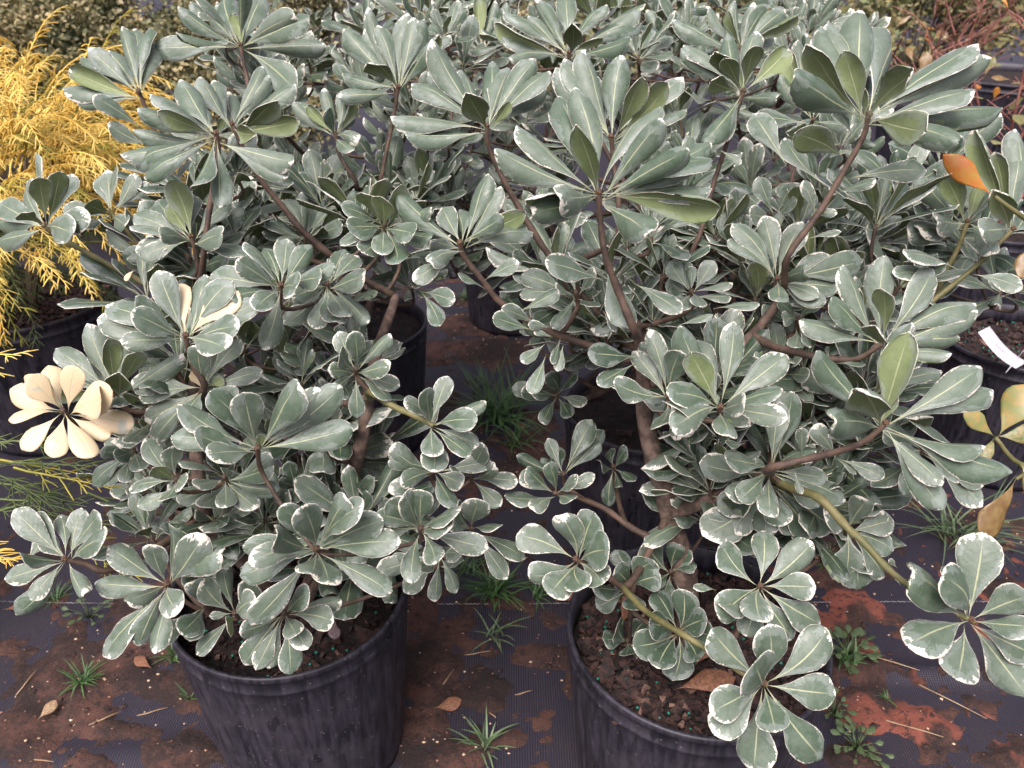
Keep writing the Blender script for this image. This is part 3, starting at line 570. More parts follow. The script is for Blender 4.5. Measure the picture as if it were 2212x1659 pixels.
# ------------------------------------------------------------------ variegated shrubs
class Shrub:
    def __init__(s, key, base, label, trunks):
        s.key = key; s.base = Vector(base); s.root = empty('variegated_shrub', base, label, 'shrub', 'variegated shrubs')
        s.nodes = []; s.leaves = []; s.branch = []
        for k, (pts, r0, r1) in enumerate(trunks):
            P = smooth_path(pts, 5); n = len(P); m = MB()
            rd = [(r0 + (r1 - r0) * (i / (n - 1)) ** .8) * (1 + .10 * noise.noise(Vector((i * .9, k, 5)))) for i in range(n)]
            P = [p + Vector((noise.noise(p * 9), noise.noise(p * 9 + Vector((5, 0, 0))), 0)) * .006 for p in P]
            m.tube(P, rd, 12)
            o = m.build('trunk', BARK, s.root, org=P[0]); o.location = P[0] - s.base
            s.nodes += [(p, rd[i]) for i, p in enumerate(P) if i > n * .3]
    def attach(s, c, ax):
        best = None
        for p, r in s.nodes:
            d = (p - c).length
            if d < .025: d += .1
            k = d + 1.6 * max(0, p.z - c.z + .02) + .35 * max(0, (p - c).dot(ax) + d * .2)
            if best is None or k < best[0]: best = (k, p, r)
        return best[1], best[2]
    def stem(s, c, ax, mid=()):
        mid = list(mid); last = mid[-1] if mid else c
        dirn = (last - (mid[-2] if len(mid) > 1 else c)) * -1 if mid else ax
        p, r = s.attach(last, dirn.normalized() if dirn.length > 1e-6 else ax)
        d = (p - last).length
        path = [c] + mid
        if not mid: path.append(c - ax * min(.05, d * .4))
        e = path[-1].lerp(p, .55); e.z -= d * .06; path += [e, p]
        P = smooth_path(path, 4); n = len(P)
        tot = sum((P[i + 1] - P[i]).length for i in range(n - 1))
        r1 = min(r * .9, .0058, .0030 + tot * .013)
        rd = [.0027 + (r1 - .0027) * (i / (n - 1)) for i in range(n)]
        rd = [q * (1 + .12 * math.sin(i * 2.3)) for i, q in enumerate(rd)]
        s.nodes += [(q, rd[i]) for i, q in enumerate(P) if 2 <= i < n - 1]
        return P, rd
    def finish(s, nobj=300):
        def size(l): return l['L'] / l['d'] * (1.0 if l['hero'] else .35)
        s.leaves.sort(key=size, reverse=True)
        for l in s.leaves[:nobj]:
            me = leaf_mesh(l['k'], l['ms']); o = bpy.data.objects.new('leaf', me); br = l['br']
            if br is None: link(o, s.root); off = s.base
            else: link(o, br); off = s.base + br.location
            M = l['M'].copy(); M.translation = M.translation - off; o.matrix_local = M
        rest = s.leaves[nobj:]
        if rest:
            for ms in MATSETS:
                rs = [l for l in rest if l['ms'] == ms]
                if not rs: continue
                V = []; Fc = []; MI = []; UV = []; ED = []; WD = []; RN = []; off = 0
                for l in rs:
                    a = VAR[l['k']][1]; M = np.array(l['M']); b = np.array(s.base)
                    V.append(a['v'] @ M[:3, :3].T + M[:3, 3] - b); Fc += [tuple(i + off for i in q) for q in a['f']]
                    MI.append(a['mi']); UV.append(a['uv']); ED.append(a['ed']); WD.append(a['wd']); RN.append(np.full(len(a['v']), random.random())); off += len(a['v'])
                me = mesh_from('foliage', dict(v=np.vstack(V), f=Fc, mi=np.concatenate(MI), uv=np.vstack(UV), ed=np.concatenate(ED), wd=np.concatenate(WD), rnd=np.concatenate(RN)), MATSETS[ms])
                o = bpy.data.objects.new('foliage', me); link(o, s.root); tag(o, kind='stuff')
VARK = {0: [k for k in range(16) if VAR[k][2] == 0], 1: [k for k in range(16) if VAR[k][2] == 1]}
def leaf_matrix(P, dr, n, L, wf=1.0):
    y = dr.normalized(); z = (n - y * n.dot(y))
    z = z.normalized() if z.length > 1e-5 else y.orthogonal().normalized()
    x = y.cross(z)
    return Matrix(((x.x * L * wf, y.x * L, z.x * L, P.x), (x.y * L * wf, y.y * L, z.y * L, P.y), (x.z * L * wf, y.z * L, z.z * L, P.z), (0, 0, 0, 1)))
def aim_leaf(P, d, tip, Lr, ax, fl, rr):
    """direction and upper-side normal of a leaf whose base is P and whose tip shows in the photograph at pixel tip"""
    T0 = at(tip[0], tip[1], d); v = T0 - P; p = v.length
    if 's' in fl: Lr = p * 1.08
    s = math.sqrt(max(0, Lr * Lr - p * p)); s = min(s, .85 * Lr)
    view = (CAM - P).normalized(); best = None
    for sg in (1, -1):
        T = at(tip[0], tip[1], d + sg * s); dr = (T - P)
        L = dr.length; y = dr.normalized(); n = ax - y * ax.dot(y); n = n.normalized() if n.length > 1e-4 else view
        face = n.dot(view); want = face if 'u' not in fl else -face
        sc = min(want, .35) * 2.0 - abs(y.dot(ax) - .45) * .8 + rr.uniform(-.1, .1)
        if best is None or sc > best[0]: best = (sc, dr, n, face)
    _, dr, n, face = best; y = dr.normalized()
    vp = (view - y * view.dot(y)); vp = vp.normalized() if vp.length > 1e-4 else n
    if 'u' in fl:
        n = (n * .4 - vp * .9).normalized()
    elif face < .25: n = (n * .6 + vp * .8).normalized()
    else: n = (n * .75 + vp * .35).normalized()
    if 'a' in fl: n = vp
    n = Matrix.Rotation(rr.gauss(0, .28), 3, y) @ n
    return dr, n
shr = {}
def A3(*a): return [at(*q) for q in a]
def base3(p, z): return Vector((p[0], p[1], z))
SZ = .285
shr['A'] = Shrub('A', base3(PA, SZ), 'bushy variegated shrub over scuffed pot, with one whorl of all-cream leaves',
    [([base3(PA, SZ - .02)] + A3((740,1100,1.11),(772,985,1.06),(790,900,1.05),(815,760,1.06),(850,640,1.12)), .014, .006),
     ([base3(PA, SZ - .02)] + A3((470,1150,1.05),(445,1080,1.0),(420,960,.97),(415,840,.97),(425,620,1.03)), .012, .005)])
shr['B'] = Shrub('B', base3(PB_, SZ), 'variegated shrub on a thick bare trunk rising from open pot of bark mulch',
    [([base3(PB_, SZ - .02)] + A3((1475,1230,1.05),(1450,1110,1.03),(1415,1000,1.01),(1395,900,1.0),(1388,800,.99),(1375,700,.98)), .018, .008),
     (A3((1452,1115,1.03),(1510,1090,1.0),(1600,1050,.96),(1665,1012,.93)), .010, .006),
     (A3((1390,830,1.0),(1480,800,.98),(1600,740,.97),(1690,640,.96)), .010, .005)])
def generic(p, n, h, spread, sd):
    q = random.Random(sd); out = []
    for k in range(n):
        a = q.uniform(0, 6.28); b = base3(p, SZ - .02); P = [b]
        for t in (.3, .6, 1.0): P.append(b + Vector((math.cos(a) * spread * t, math.sin(a) * spread * t, h * t)) + Vector((q.gauss(0, .015), q.gauss(0, .015), 0)))
        out.append((P, .012, .005))
    return out
shr['C'] = Shrub('C', base3(PC, SZ), 'variegated shrub standing behind the one with the all-cream whorl', generic(PC, 4, .45, .16, 1))
shr['D'] = Shrub('D', base3(PD, SZ), 'variegated shrub standing close behind the thick-trunked one', generic(PD, 4, .45, .14, 2))
shr['E'] = Shrub('E', base3((.68, 1.48), SZ), 'leaning variegated shrub with green stems beside the tagged pot', [([base3((.68, 1.48), SZ - .02), Vector((.62, 1.25, .47)), Vector((.56, 1.03, .60)), Vector((.55, .98, .66))], .012, .006)])
pot(.68, 1.48, POTR, .33, 'black pot under the leaning green-stemmed shrub, behind the thick-trunked one', 'black nursery pots', False, 60)
PF, PG = (.0, 2.42), (.72, 2.10)
pot(*PF, POTR, .33, 'black pot seen through the gap between the two leafy rows', 'black nursery pots', False, 0)
pot(*PG, POTR, .33, 'black pot behind the trunked shrub, next to the reddish mulch pot', 'black nursery pots', False, 0)
shr['F'] = Shrub('F', base3(PF, SZ), 'farthest variegated shrub, its top filling the gap between nearer crowns', generic(PF, 4, .5, .2, 3))
shr['G'] = Shrub('G', base3(PG, SZ), 'variegated shrub in the back row next to the red-twigged plants', generic(PG, 4, .5, .2, 4))
rr = random.Random(11)
def build_hero(r):
    s = shr[r['plant']]; u, v_ = cr(r['c'], *r['p']); d = r['d']; P = at(u, v_, d)
    outw = P - Vector((s.base.x, s.base.y, P.z)); 
    if outw.length > .25: outw *= .25 / outw.length
    view = (CAM - P).normalized()
    ax = (Vector((0, 0, 1)) + outw * 1.2 + view * r['tow'] * 1.3 + RT * r['side']).normalized()
    mids = []
    if r['stem']:
        for i, q in enumerate(r['stem']): mids.append(at(*cr(*q), d + .012 * (i + 1)))
    Pth, rd = s.stem(P, ax, mids)
    m = MB(); m.tube([P + (P - Pth[1]).normalized() * .004] + Pth, [rd[0]] + rd, 9)
    for q in range(4, len(Pth) - 1, 3):       # leaf scars
        m.blob(Pth[q] + Vector((rr.uniform(-1, 1), rr.uniform(-1, 1), 0)) * rd[q], rd[q] * .55, (1, 1, .7), .2, rr)
    green = s.key == 'E' or (r['c'], r['p'][0]) in ((9, 545), (9, 1870), (5, 590), (1, 290), (1, 700))
    br = m.build('branch', GREENTWIG if green else TWIG, s.root, org=P); br.location = P - s.base
    b = bpy.data.objects.new('bud', BUDME); link(b, br); b.rotation_euler = ax.to_track_quat('Z', 'Y').to_euler(); k = .5 + .35 * (r['L'] > 400); b.scale = (k, k, k)
    Lr0 = r['L'] * F / 2.011 / 1.47559 / F * d / F * 1.0
    Lr0 = r['L'] / 2.011 / 1.47559 * d / F
    for tp in r['tips']:
        fl = tp[2] if len(tp) > 2 else ''
        ms = 'a' if 'a' in fl else ('c' if 'c' in fl else ('j' if r['ms'] == 'n' and r['c'] in (5, 7, 8, 9) else r['ms']))
        tu, tv = cr(r['c'], tp[0], tp[1])
        dr, n = aim_leaf(P, d, (tu, tv), Lr0 * rr.uniform(.82, 1.0), ax, fl, rr)
        L = dr.length; k = rr.choice(VARK[r['curl']] if rr.random() < .85 else VARK[1 - r['curl']])
        wf = rr.uniform(.90, 1.10) * ((1.6 if r['c'] == 9 or (r['c'] == 8 and r['p'][0] > 1400) else 1.12) if r['curl'] == 0 else 1.08) * (1.1 if r['ms'] == 'a' else 1) * min(1.3, max(.85, (.10 / max(L, .03)) ** .35))
        b0 = P + dr.normalized() * .002 - ax * rr.uniform(0, .012)
        M = leaf_matrix(b0, P + dr - b0, n, (P + dr - b0).length, wf)
        s.leaves.append(dict(M=M, L=L, d=d, k=k, ms=ms, br=br, hero=True))
heroes = [r for r in RS if r['stem']] + sorted([r for r in RS if not r['stem']], key=lambda r: (at(*cr(r['c'], *r['p']), r['d']) - shr[r['plant']].base).length)
for r in heroes: build_hero(r)
for (pl, c, b, t, d, ms, fl) in SL:
    s = shr[pl]; P = at(*cr(c, *b), d); tp = cr(c, *t); pr = (at(*tp, d) - P).length
    ax = (Vector((0, 0, 1)) + (CAM - P).normalized() * .7).normalized()
    dr, n = aim_leaf(P, d, tp, pr * rr.uniform(1.05, 1.25), ax, fl, rr)
    best = min(s.root.children, key=lambda o: min(((s.base + o.location + Vector(q.co)) - P).length for q in list(o.data.vertices)[::9]) if o.name.startswith(('branch', 'trunk')) else 9)
    s.leaves.append(dict(M=leaf_matrix(P, dr, n, dr.length, rr.uniform(1.1, 1.35)), L=dr.length, d=d, k=rr.choice(VARK[0]), ms=ms, br=best, hero=True))
# inner and rear foliage that fills the crowns
FILL = [('A', 330,380,900,640, 1.08,1.35, 34), ('A', 270,640,820,1010, 1.0,1.18, 34), ('A', 300,1000,840,1230, 1.0,1.15, 24),
        ('B', 1150,560,1420,760, 1.02,1.2, 12), ('B', 1400,470,1960,760, 1.0,1.25, 36), ('B', 1480,760,1900,1000, .97,1.1, 26), ('B', 1500,990,1830,1150, .97,1.06, 16),
        ('C', 440,20,1000,470, 1.3,1.9, 60), ('D', 900,0,1500,470, 1.32,1.75, 56), ('D', 1150,420,1480,760, 1.2,1.45, 24), ('G', 1400,0,1900,480, 1.35,2.0, 56), ('F', 560,-50,1860,180, 1.9,2.6, 60), ('C', 560,380,900,640, 1.4,1.8, 20),
        ('D', 930,470,1150,600, 1.5,1.8, 14), ('E', 1860,300,2080,560, 1.1,1.35, 9), ('E', 2060,540,2230,640, 1.1,1.3, 3)]
for (pl, u0, v0, u1, v1, d0, d1, cnt) in FILL:
    s = shr[pl]; tw = MB(); q = random.Random(hash((pl, u0)) % 1000 if False else int(u0 * 3 + v0 + len(pl)))
    for i in range(cnt):
        d = q.uniform(d0, d1); P = at(q.uniform(u0, u1), q.uniform(v0, v1), d)
        outw = P - Vector((s.base.x, s.base.y, P.z)); outw = outw * (min(.3, outw.length) / max(outw.length, 1e-4))
        ax = (Vector((0, 0, 1)) + outw * 1.5 + Vector((q.gauss(0, .3), q.gauss(0, .3), 0)) + (CAM - P).normalized() * .3).normalized()
        Pth, rd = s.stem(P, ax); tw.tube([p - s.base for p in Pth], rd, 6)
        n = q.randint(8, 12); L0 = q.uniform(.07, .11); a = ax.orthogonal().normalized(); bb = ax.cross(a)
        deep = d > (d0 + d1) / 2
        for k in range(n):
            g = k * 2.4 + q.uniform(-.3, .3); tilt = .35 + 1.1 * (k / n) + q.uniform(-.15, .15)
            dr = (a * math.cos(g) + bb * math.sin(g)) * math.sin(tilt) + ax * math.cos(tilt)
            L = L0 * (.6 + .4 * min(1, k / n * 2)) * q.uniform(.85, 1.1)
            M = leaf_matrix(P - ax * .010 * k / n, dr, ax, L, q.uniform(.95, 1.2))
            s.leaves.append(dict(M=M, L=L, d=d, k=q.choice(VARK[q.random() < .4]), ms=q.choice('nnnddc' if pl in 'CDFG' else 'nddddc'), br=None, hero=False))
    o = tw.build('inner_twigs', TWIG, s.root); tag(o, kind='stuff')
for k, s in shr.items(): s.finish(300 if k in 'AB' else 160)

# ------------------------------------------------------------------ golden threadleaf shrubs
def spray(mb, p0, dr, L, q, rad=.0012, droop=.5, side=True, every=.011):
    dr = dr.normalized(); n = max(6, int(L / .018)); p = Vector(p0); d = dr.copy(); pts = [p.copy()]
    for i in range(n):
        d = (d + Vector((q.gauss(0, .06), q.gauss(0, .06), q.gauss(0, .05) - droop * .10 * (i / n)))).normalized(); p = p + d * (L / n); pts.append(p.copy())
    mb.tube(pts, [rad * (1.5 - 1.0 * i / n) for i in range(n + 1)], 4, False)
    if side:
        k = int(L / every); sd = 1
        for j in range(int(k * .25), k):
            t = j / k * n; i = min(int(t), n - 1); b = pts[i].lerp(pts[i + 1], t - i); ax = (pts[i + 1] - pts[i]).normalized()
            hz = ax.cross(Vector((0, 0, 1))); hz = hz.normalized() if hz.length > .05 else Vector((1, 0, 0))
            sd = -sd; l = q.uniform(.022, .055) * (1.15 - .6 * j / k)
            d2 = (ax * .8 + hz * sd * q.uniform(.4, .9) + Vector((0, 0, q.uniform(-.1, .35)))).normalized(); p2 = b; P2 = [b]
            for _ in range(3):
                d2 = (d2 + Vector((q.gauss(0, .08), q.gauss(0, .08), -droop * .16))).normalized(); p2 = p2 + d2 * l / 3; P2.append(p2)
            mb.tube(P2, [rad * .95, rad * .9, rad * .8, rad * .5], 3, False)
            if l > .028 and q.random() < .75:
                for s2 in (-1, 1):
                    e = (d2 + hz * s2 * .7).normalized(); mb.tube([P2[1], P2[1] + e * l * .28, P2[1] + e * l * .5 + Vector((0, 0, -.003))], [rad * .85, rad * .75, rad * .45], 3, False)
def cypress(x, y, zb, ht, spread, label, seed, nst, extra=()):
    q = random.Random(seed); root = empty('golden_threadleaf_shrub', (x, y, zb), label, 'shrub', 'golden threadleaf shrubs')
    st = MB(); gold = MB(); mid = MB(); gr = MB()
    for k in range(7):
        a = q.uniform(0, 6.28); e = Vector((math.cos(a) * spread * .5, math.sin(a) * spread * .5, ht * q.uniform(.7, .95)))
        st.tube(smooth_path([Vector((0, 0, -.02)), e * .5 + Vector((0, 0, .04)), e], 4), [.007 - .0006 * i for i in range(9)], 6)
    for k in range(nst):
        a = q.uniform(0, 6.28); el = q.uniform(-.15, .85); rr_ = q.uniform(.25, .7)
        b = Vector((math.cos(a) * spread * rr_ * math.cos(el), math.sin(a) * spread * rr_ * math.cos(el), ht * (.42 + .32 * q.random() + .25 * math.sin(max(0, el)))))
        dr = Vector((math.cos(a + q.gauss(0, .3)) * math.cos(el), math.sin(a + q.gauss(0, .3)) * math.cos(el), math.sin(el) * .9 + .15))
        L = spread * q.uniform(.45, .95)
        tgt = gold if q.random() < .74 else mid
        if b.z < ht * .4 and q.random() < .5: tgt = mid
        spray(tgt, b, dr, L, q, .0015, q.uniform(1.0, 2.4))
    for k in range(nst // 9):
        a = q.uniform(0, 6.28); b = Vector((math.cos(a) * spread * .2, math.sin(a) * spread * .2, ht * q.uniform(.2, .6)))
        spray(gr, b, Vector((math.cos(a), math.sin(a), q.uniform(-.6, .3))), spread * q.uniform(.5, .9), q, .0013, 1.0)
    for (p, dr, L, kind) in extra:
        spray({'g': gold, 'm': mid, 'd': gr}[kind], Vector(p) - Vector((x, y, zb)), Vector(dr), L, q, .0013, .5)
    st.build('stem', TWIG, root)
    for m, mt in ((gold, GOLD), (mid, GOLDG), (gr, GREENT)): tag(m.build('foliage', mt, root), kind='stuff')
    return root
ex = []
q = random.Random(5)
for (u, v_, d, L) in ((45,250,1.72,.12),(60,210,1.72,.10),(30,220,1.72,.11),(50,180,1.72,.09),(20,300,1.7,.12),(130,300,1.62,.14)):
    ex.append((at(u, v_, d), (q.gauss(0, .35), q.gauss(0, .2), 1), L, 'g'))
for (u, v_, d) in ((230,570,1.75),(150,590,1.72),(190,560,1.7),(60,600,1.75),(110,560,1.7)):
    ex.append((at(u, v_, d) + Vector((-.05, .06, .08)), (q.uniform(-.2, .5), -.5, -.5), .16, 'd'))
cypress(-1.16, 1.76, .32, .50, .40, 'golden threadleaf shrub with feathery yellow sprays over wide mulch pot', 3, 420, ex)
ex = []
for (u, v_, d, du, kind) in ((-150,720,1.15,.9,'g'),(-150,780,1.15,.9,'g'),(-150,1140,1.05,.9,'g'),(-140,1180,1.05,.8,'g'),(-60,1000,1.05,1,'d'),(-20,990,1.04,1,'m'),(0,1000,1.05,1,'d'),(-40,1040,1.08,1,'d'),(-30,1080,1.08,1,'d'),(30,1010,1.04,1,'m'),(-60,960,1.1,1,'d'),(-50,1120,1.08,.6,'d'),(100,1110,1.12,.9,'d'),(150,1150,1.15,.7,'m'),(60,1100,1.15,.8,'d'),(180,1060,1.15,.7,'d')):
    ex.append((at(u, v_, d), (du, q.uniform(-.3, .1), q.uniform(-.35, .15)), .13, kind))
cypress(-1.24, .96, .30, .42, .32, 'golden threadleaf shrub poking yellow tips and green sprays beside cream whorl', 8, 60, ex)
pot(-1.24, .96, .17, .33, 'black pot under the low golden threadleaf shrub with green sprays', 'black nursery pots', False, 0)

# ------------------------------------------------------------------ small-leaved shrubs far behind
def small_shrub(x, y, r, ht, label, seed, nl, ls, m1, m2, group='small-leaved shrubs in the far rows'):
    q = random.Random(seed); root = empty('small_leaved_shrub', (x, y, 0), label, 'shrub', group)
    st = MB(); A = MB(); B = MB(); tips = []
    for k in range(46):
        a = q.uniform(0, 6.28); el = q.uniform(.15, 1.5); L = r * q.uniform(.75, 1.08)
        e = Vector((math.cos(a) * math.cos(el) * L, math.sin(a) * math.cos(el) * L, ht * (.3 + .68 * math.sin(el)) * q.uniform(.88, 1.06)))
        P = smooth_path([Vector((0, 0, 0)), e * .45 + Vector((0, 0, .1 * ht)), e], 4); st.tube(P, [.008 * (1 - .8 * i / (len(P) - 1)) for i in range(len(P))], 4)
        tips.append((P[-1], P[len(P) // 2]))
    for i in range(nl):
        t, mdp = q.choice(tips); f_ = q.random() ** .5; c = mdp.lerp(t, .35 + .75 * f_) + Vector((q.gauss(0, r * .10), q.gauss(0, r * .10), q.gauss(0, r * .09)))
        if c.z < .03: continue
        d = Vector((q.gauss(0, 1), q.gauss(0, 1), q.gauss(.5, .7))).normalized(); s = d.orthogonal().normalized(); s = Matrix.Rotation(q.uniform(0, 6.28), 3, d) @ s; l = ls * q.uniform(.7, 1.3)
        (A if q.random() < .55 else B).add([c, c + d * l * .5 + s * l * .32, c + d * l, c + d * l * .5 - s * l * .32], [(0, 1, 2), (0, 2, 3)])
    st.build('stem', TWIG, root); tag(A.build('foliage', m1, root, False), kind='stuff'); tag(B.build('foliage', m2, root, False), kind='stuff')
for i, (x, y, r, ht, lb) in enumerate([(-2.55, 3.35, .55, .92, 'small-leaved olive shrub behind the golden threadleaf, standing nearest it'), (-1.8, 3.25, .52, .90, 'small-leaved olive shrub between golden threadleaf and variegated crowns'), (-1.15, 3.5, .5, .9, 'small-leaved shrub half hidden behind the tall variegated crown'),
        (-2.95, 4.4, .55, .95, 'small-leaved brownish shrub with a white tag in its top'), (-2.1, 4.3, .55, .95, 'small-leaved brownish shrub in the far row next to the tagged one'), (-1.2, 4.4, .55, .98, 'small-leaved brownish shrub at the far row end behind variegated crowns'), (-.3, 4.6, .6, 1.0, 'small-leaved shrub seen only through gaps in the variegated tops')]):
    small_shrub(x, y, r, ht, lb, 20 + i, 24000, .021, HEDGE1, HEDGE2)
for i, (x, y, lb) in enumerate([(.7, 5.2, 'dark green small-leaved shrub far behind the thick-trunked shrub'), (1.8, 5.6, 'dark green small-leaved shrub far behind the back-row crowns'), (2.9, 6.2, 'green low shrub beyond the last red-twigged plant'), (4.1, 6.3, 'green low shrub beyond the pots of red twigs, at the row end')]):
    small_shrub(x, y, .7, .95, lb, 40 + i, 6000, .045, HEDGE2, OLIVE)

# ------------------------------------------------------------------ broad simple leaves
ELL = [leaf_arrays(60 + k, .3, .08, .42 + .05 * k, elliptic=True) for k in range(3)]
def plain_leaf(m, k): return mesh_from('leaf', ELL[k], (m, m), .3)
PL = {}
def put_leaf(name, parent, off, P, dr, n, L, m, wf=1.0, k=0):
    if (m.name, k) not in PL: PL[(m.name, k)] = plain_leaf(m, k)
    o = bpy.data.objects.new(name, PL[(m.name, k)]); link(o, parent); M = leaf_matrix(P, dr, n, L, wf); M.translation = M.translation - off; o.matrix_local = M; return o

# red-twigged plants in the right rear
def red_plant(x, y, ht, label, seed, nleaf, plabel, pr=.17):
    q = random.Random(seed); pot(x, y, pr, .33, plabel, 'black nursery pots', False, 120)
    base = Vector((x, y, .29)); root = empty('red_twigged_plant', base, label, 'plant', 'red-twigged plants')
    tips = []
    for k in range(9):
        a = q.uniform(0, 6.28); m = MB(); p = Vector((0, 0, -.02)); d = Vector((math.cos(a) * .45, math.sin(a) * .45, 1)).normalized(); pts = [p.copy()]
        n = 9; L = ht * q.uniform(.8, 1.25)
        for i in range(n):
            d = (d + Vector((q.gauss(0, .13), q.gauss(0, .13), .02))).normalized(); p = p + d * L / n; pts.append(p.copy())
            if i > 1:
                for _ in range(q.choice((1, 1, 2))):
                    b = q.uniform(0, 6.28); e = (d * .5 + Vector((math.cos(b), math.sin(b), .3))).normalized(); l2 = q.uniform(.08, .22)
                    P2 = [p, p + e * l2 * .5 + Vector((q.gauss(0, .01), q.gauss(0, .01), .01)), p + e * l2]; m.tube(P2, [.0026, .002, .0012], 5); tips.append((P2[-1], e)); tips.append((P2[1], e))
                    for t in (.35, .7): m.blob(P2[0].lerp(P2[2], t), .0035, (1, 1, 1), .2, q)
        m.tube(smooth_path(pts, 3), [.0065 * (1 - .7 * i / (3 * n)) for i in range(3 * n + 1)], 7); m.build('stem', REDTWIG, root)
    for i in range(nleaf):
        P, e = q.choice(tips); dr = (e + Vector((q.gauss(0, .5), q.gauss(0, .5), q.gauss(-.2, .5)))).normalized()
        put_leaf('leaf', root, Vector((0, 0, 0)), P, dr, Vector((q.gauss(0, .3), q.gauss(0, .3) - .3, 1)), q.uniform(.045, .08), q.choice([OLIVE, OLIVE, ORANGE, YELLOWG, BRONZE]), q.uniform(.85, 1.1), q.randrange(3))
red_plant(1.52, 2.42, .66, 'red-twigged plant with sparse orange leaves behind the leaning variegated shrub', 71, 60, 'black pot carrying the nearer red-twigged plant')
pot(2.0, 3.4, .30, .62, 'big black tub behind the red-twigged plants', 'black nursery pots', False, 0)
pot(2.75, 3.5, .30, .62, 'big black tub next to the other tub, farther along the row', 'black nursery pots', False, 0)
red_plant(1.72, 2.85, .66, 'red-twigged plant with mixed olive leaves in the next row back', 72, 44, 'black pot carrying the second red-twigged plant', .2)
red_plant(2.55, 3.9, .6, 'red-twigged plant in the third row, before the green low shrubs', 73, 44, 'black pot carrying the third-row red-twigged plant', .22)
red_plant(2.05, 4.1, .6, 'olive-leaved twiggy plant behind the back-row variegated shrub', 74, 60, 'black pot of the olive-leaved twiggy plant', .22)

# leathery plant reaching in beside the tagged pot
lb_ = Vector((1.05, .86, .29)); lr = empty('leathery_leaved_plant', lb_, 'leathery plant with orange and yellow-green spotted leaves beside tagged pot', 'plant')
pot(1.05, .86, .16, .33, 'black pot of the leathery orange-leaved plant', 'black nursery pots', False, 0)
def lstem(pts, r0=.005, r1=.0025):
    m = MB(); P = smooth_path(pts, 5); m.tube([p - lb_ for p in P], [r0 + (r1 - r0) * i / (len(P) - 1) for i in range(len(P))], 7); return m.build('stem', GREENTWIG, lr)
lstem([lb_ - Vector((0, 0, .02)), Vector((.95, .9, .5)), at(2290, 1010, 1.0), at(2200, 1000, .98), at(2150, 945, .97)])
lstem([Vector((.95, .9, .5)), at(2330, 700, .98), at(2260, 520, .95), at(2150, 425, .93)])
lstem([at(2205, 1003, .98), at(2215, 1020, .97), at(2195, 1035, .96)], .003, .002)
def ll(b, t, d, m, wf, nt=.3, k=0):
    P = at(*b, d); T = at(*t, d - .01); vw = (CAM - P).normalized(); put_leaf('leaf', lr, lb_, P, T - P, (vw + RT * nt), (T - P).length, m, wf, k)
ll((2150,945), (2085,885), .97, YELLOWG, 1.0, .5); ll((2155,945), (2222,828), .97, YELLOWG, 1.25, -.2, 1); ll((2150,942), (2255,930), .97, OLIVE, 1.0, .2, 2)
ll((2195,1035), (2120,1168), .96, BRONZE, .95, .8, 1); ll((2148,425), (2040,333), .93, ORANGE, .8, .3, 0); ll((2205,1000), (2260,1080), .97, YELLOWG, 1.1, 0, 2); ll((2150,940), (2120,1000), .98, OLIVE, .9, 0, 0); ll((2260,520), (2200,600), .97, BRONZE, 1.0, .2, 1)

# ------------------------------------------------------------------ plant tags
def tagstrip(pts, wv, label, ink=True):
    m = MB(); P = smooth_path(pts, 4); vs = []; fs = []
    for p in P:
        for s in (-1, 1):
            for t in (0, .0012): vs.append(p + wv * s + Vector((0, 0, t)))
    for i in range(len(P) - 1):
        a = i * 4; b = a + 4; fs += [(a + 1, a + 3, b + 3, b + 1), (a, b, b + 2, a + 2), (a, a + 1, b + 1, b), (a + 2, b + 2, b + 3, a + 3)]
    e = (len(P) - 1) * 4; fs += [(0, 2, 3, 1), (e, e + 1, e + 3, e + 2)]
    m.add(vs, fs); o = m.build('plant_tag', TAG, org=P[0]); tag(o, label, 'tag', 'white plant tags')
    if ink:
        k = MB(); i0 = len(P) // 3; pts2 = []
        for j in range(22):
            t = j / 21; q2 = P[i0].lerp(P[i0 + max(2, len(P) // 3)], t); pts2.append(q2 - P[0] + wv * (.25 * math.sin(j * 1.9)) + Vector((0, 0, .0022)))
        k.tube(pts2, [.0006] * 22, 4); k.build('ink_writing', INK, o)
ts = .30
tagstrip([at(2125,712,1.70), at(2150,745,1.69), at(2178,772,1.68), at(2206,790,1.68)], Vector((.014, .006, .004)), 'white plant tag curling over the mulch of the tagged pot')
tagstrip([at(2178,800,1.66), at(2205,765,1.67), at(2235,735,1.68)], Vector((.010, .008, .004)), 'short white plant tag crossing the curled one', False)
tagstrip([at(45,-20,3.9), at(60,5,3.9), at(82,28,3.9)], Vector((.03, .0, .012)), 'white tag sticking out of the brownish shrub', False)

# ------------------------------------------------------------------ grass, weeds, dead leaves
def tuft(u, v_, n, L, wd, label, seed, m=GRASS, up=.9):
    q = random.Random(seed); p = onz(u, v_); z = max(fold(p.x, p.y), clay_z(p.x, p.y)); root = empty('grass_tuft', (p.x, p.y, z - .002), label, 'grass', 'grass tufts growing through the fabric')
    for k in range(n):
        a = q.uniform(0, 6.28); sp = q.uniform(.15, 1.1); l = L * q.uniform(.5, 1.15); b = Vector((q.gauss(0, L * .12), q.gauss(0, L * .10), 0)); d = Vector((math.cos(a) * sp, math.sin(a) * sp, up)).normalized(); pts = [b]; x = b
        for i in range(6):
            d = (d + Vector((math.cos(a) * .05, math.sin(a) * .05, -.16 * q.uniform(.4, 1.4)))).normalized(); x = x + d * l / 6; x.z = max(x.z, .003); pts.append(x.copy())
        s = Vector((-math.sin(a), math.cos(a), 0)); b_ = MB(); b_.ribbon(pts, [wd * .7, wd, wd, wd * .9, wd * .7, wd * .45, wd * .08], s); b_.build('blade', m, root)
tuft(1075,905, 110, .20, .0024, 'big dark grass clump between the two rows of pots', 1)
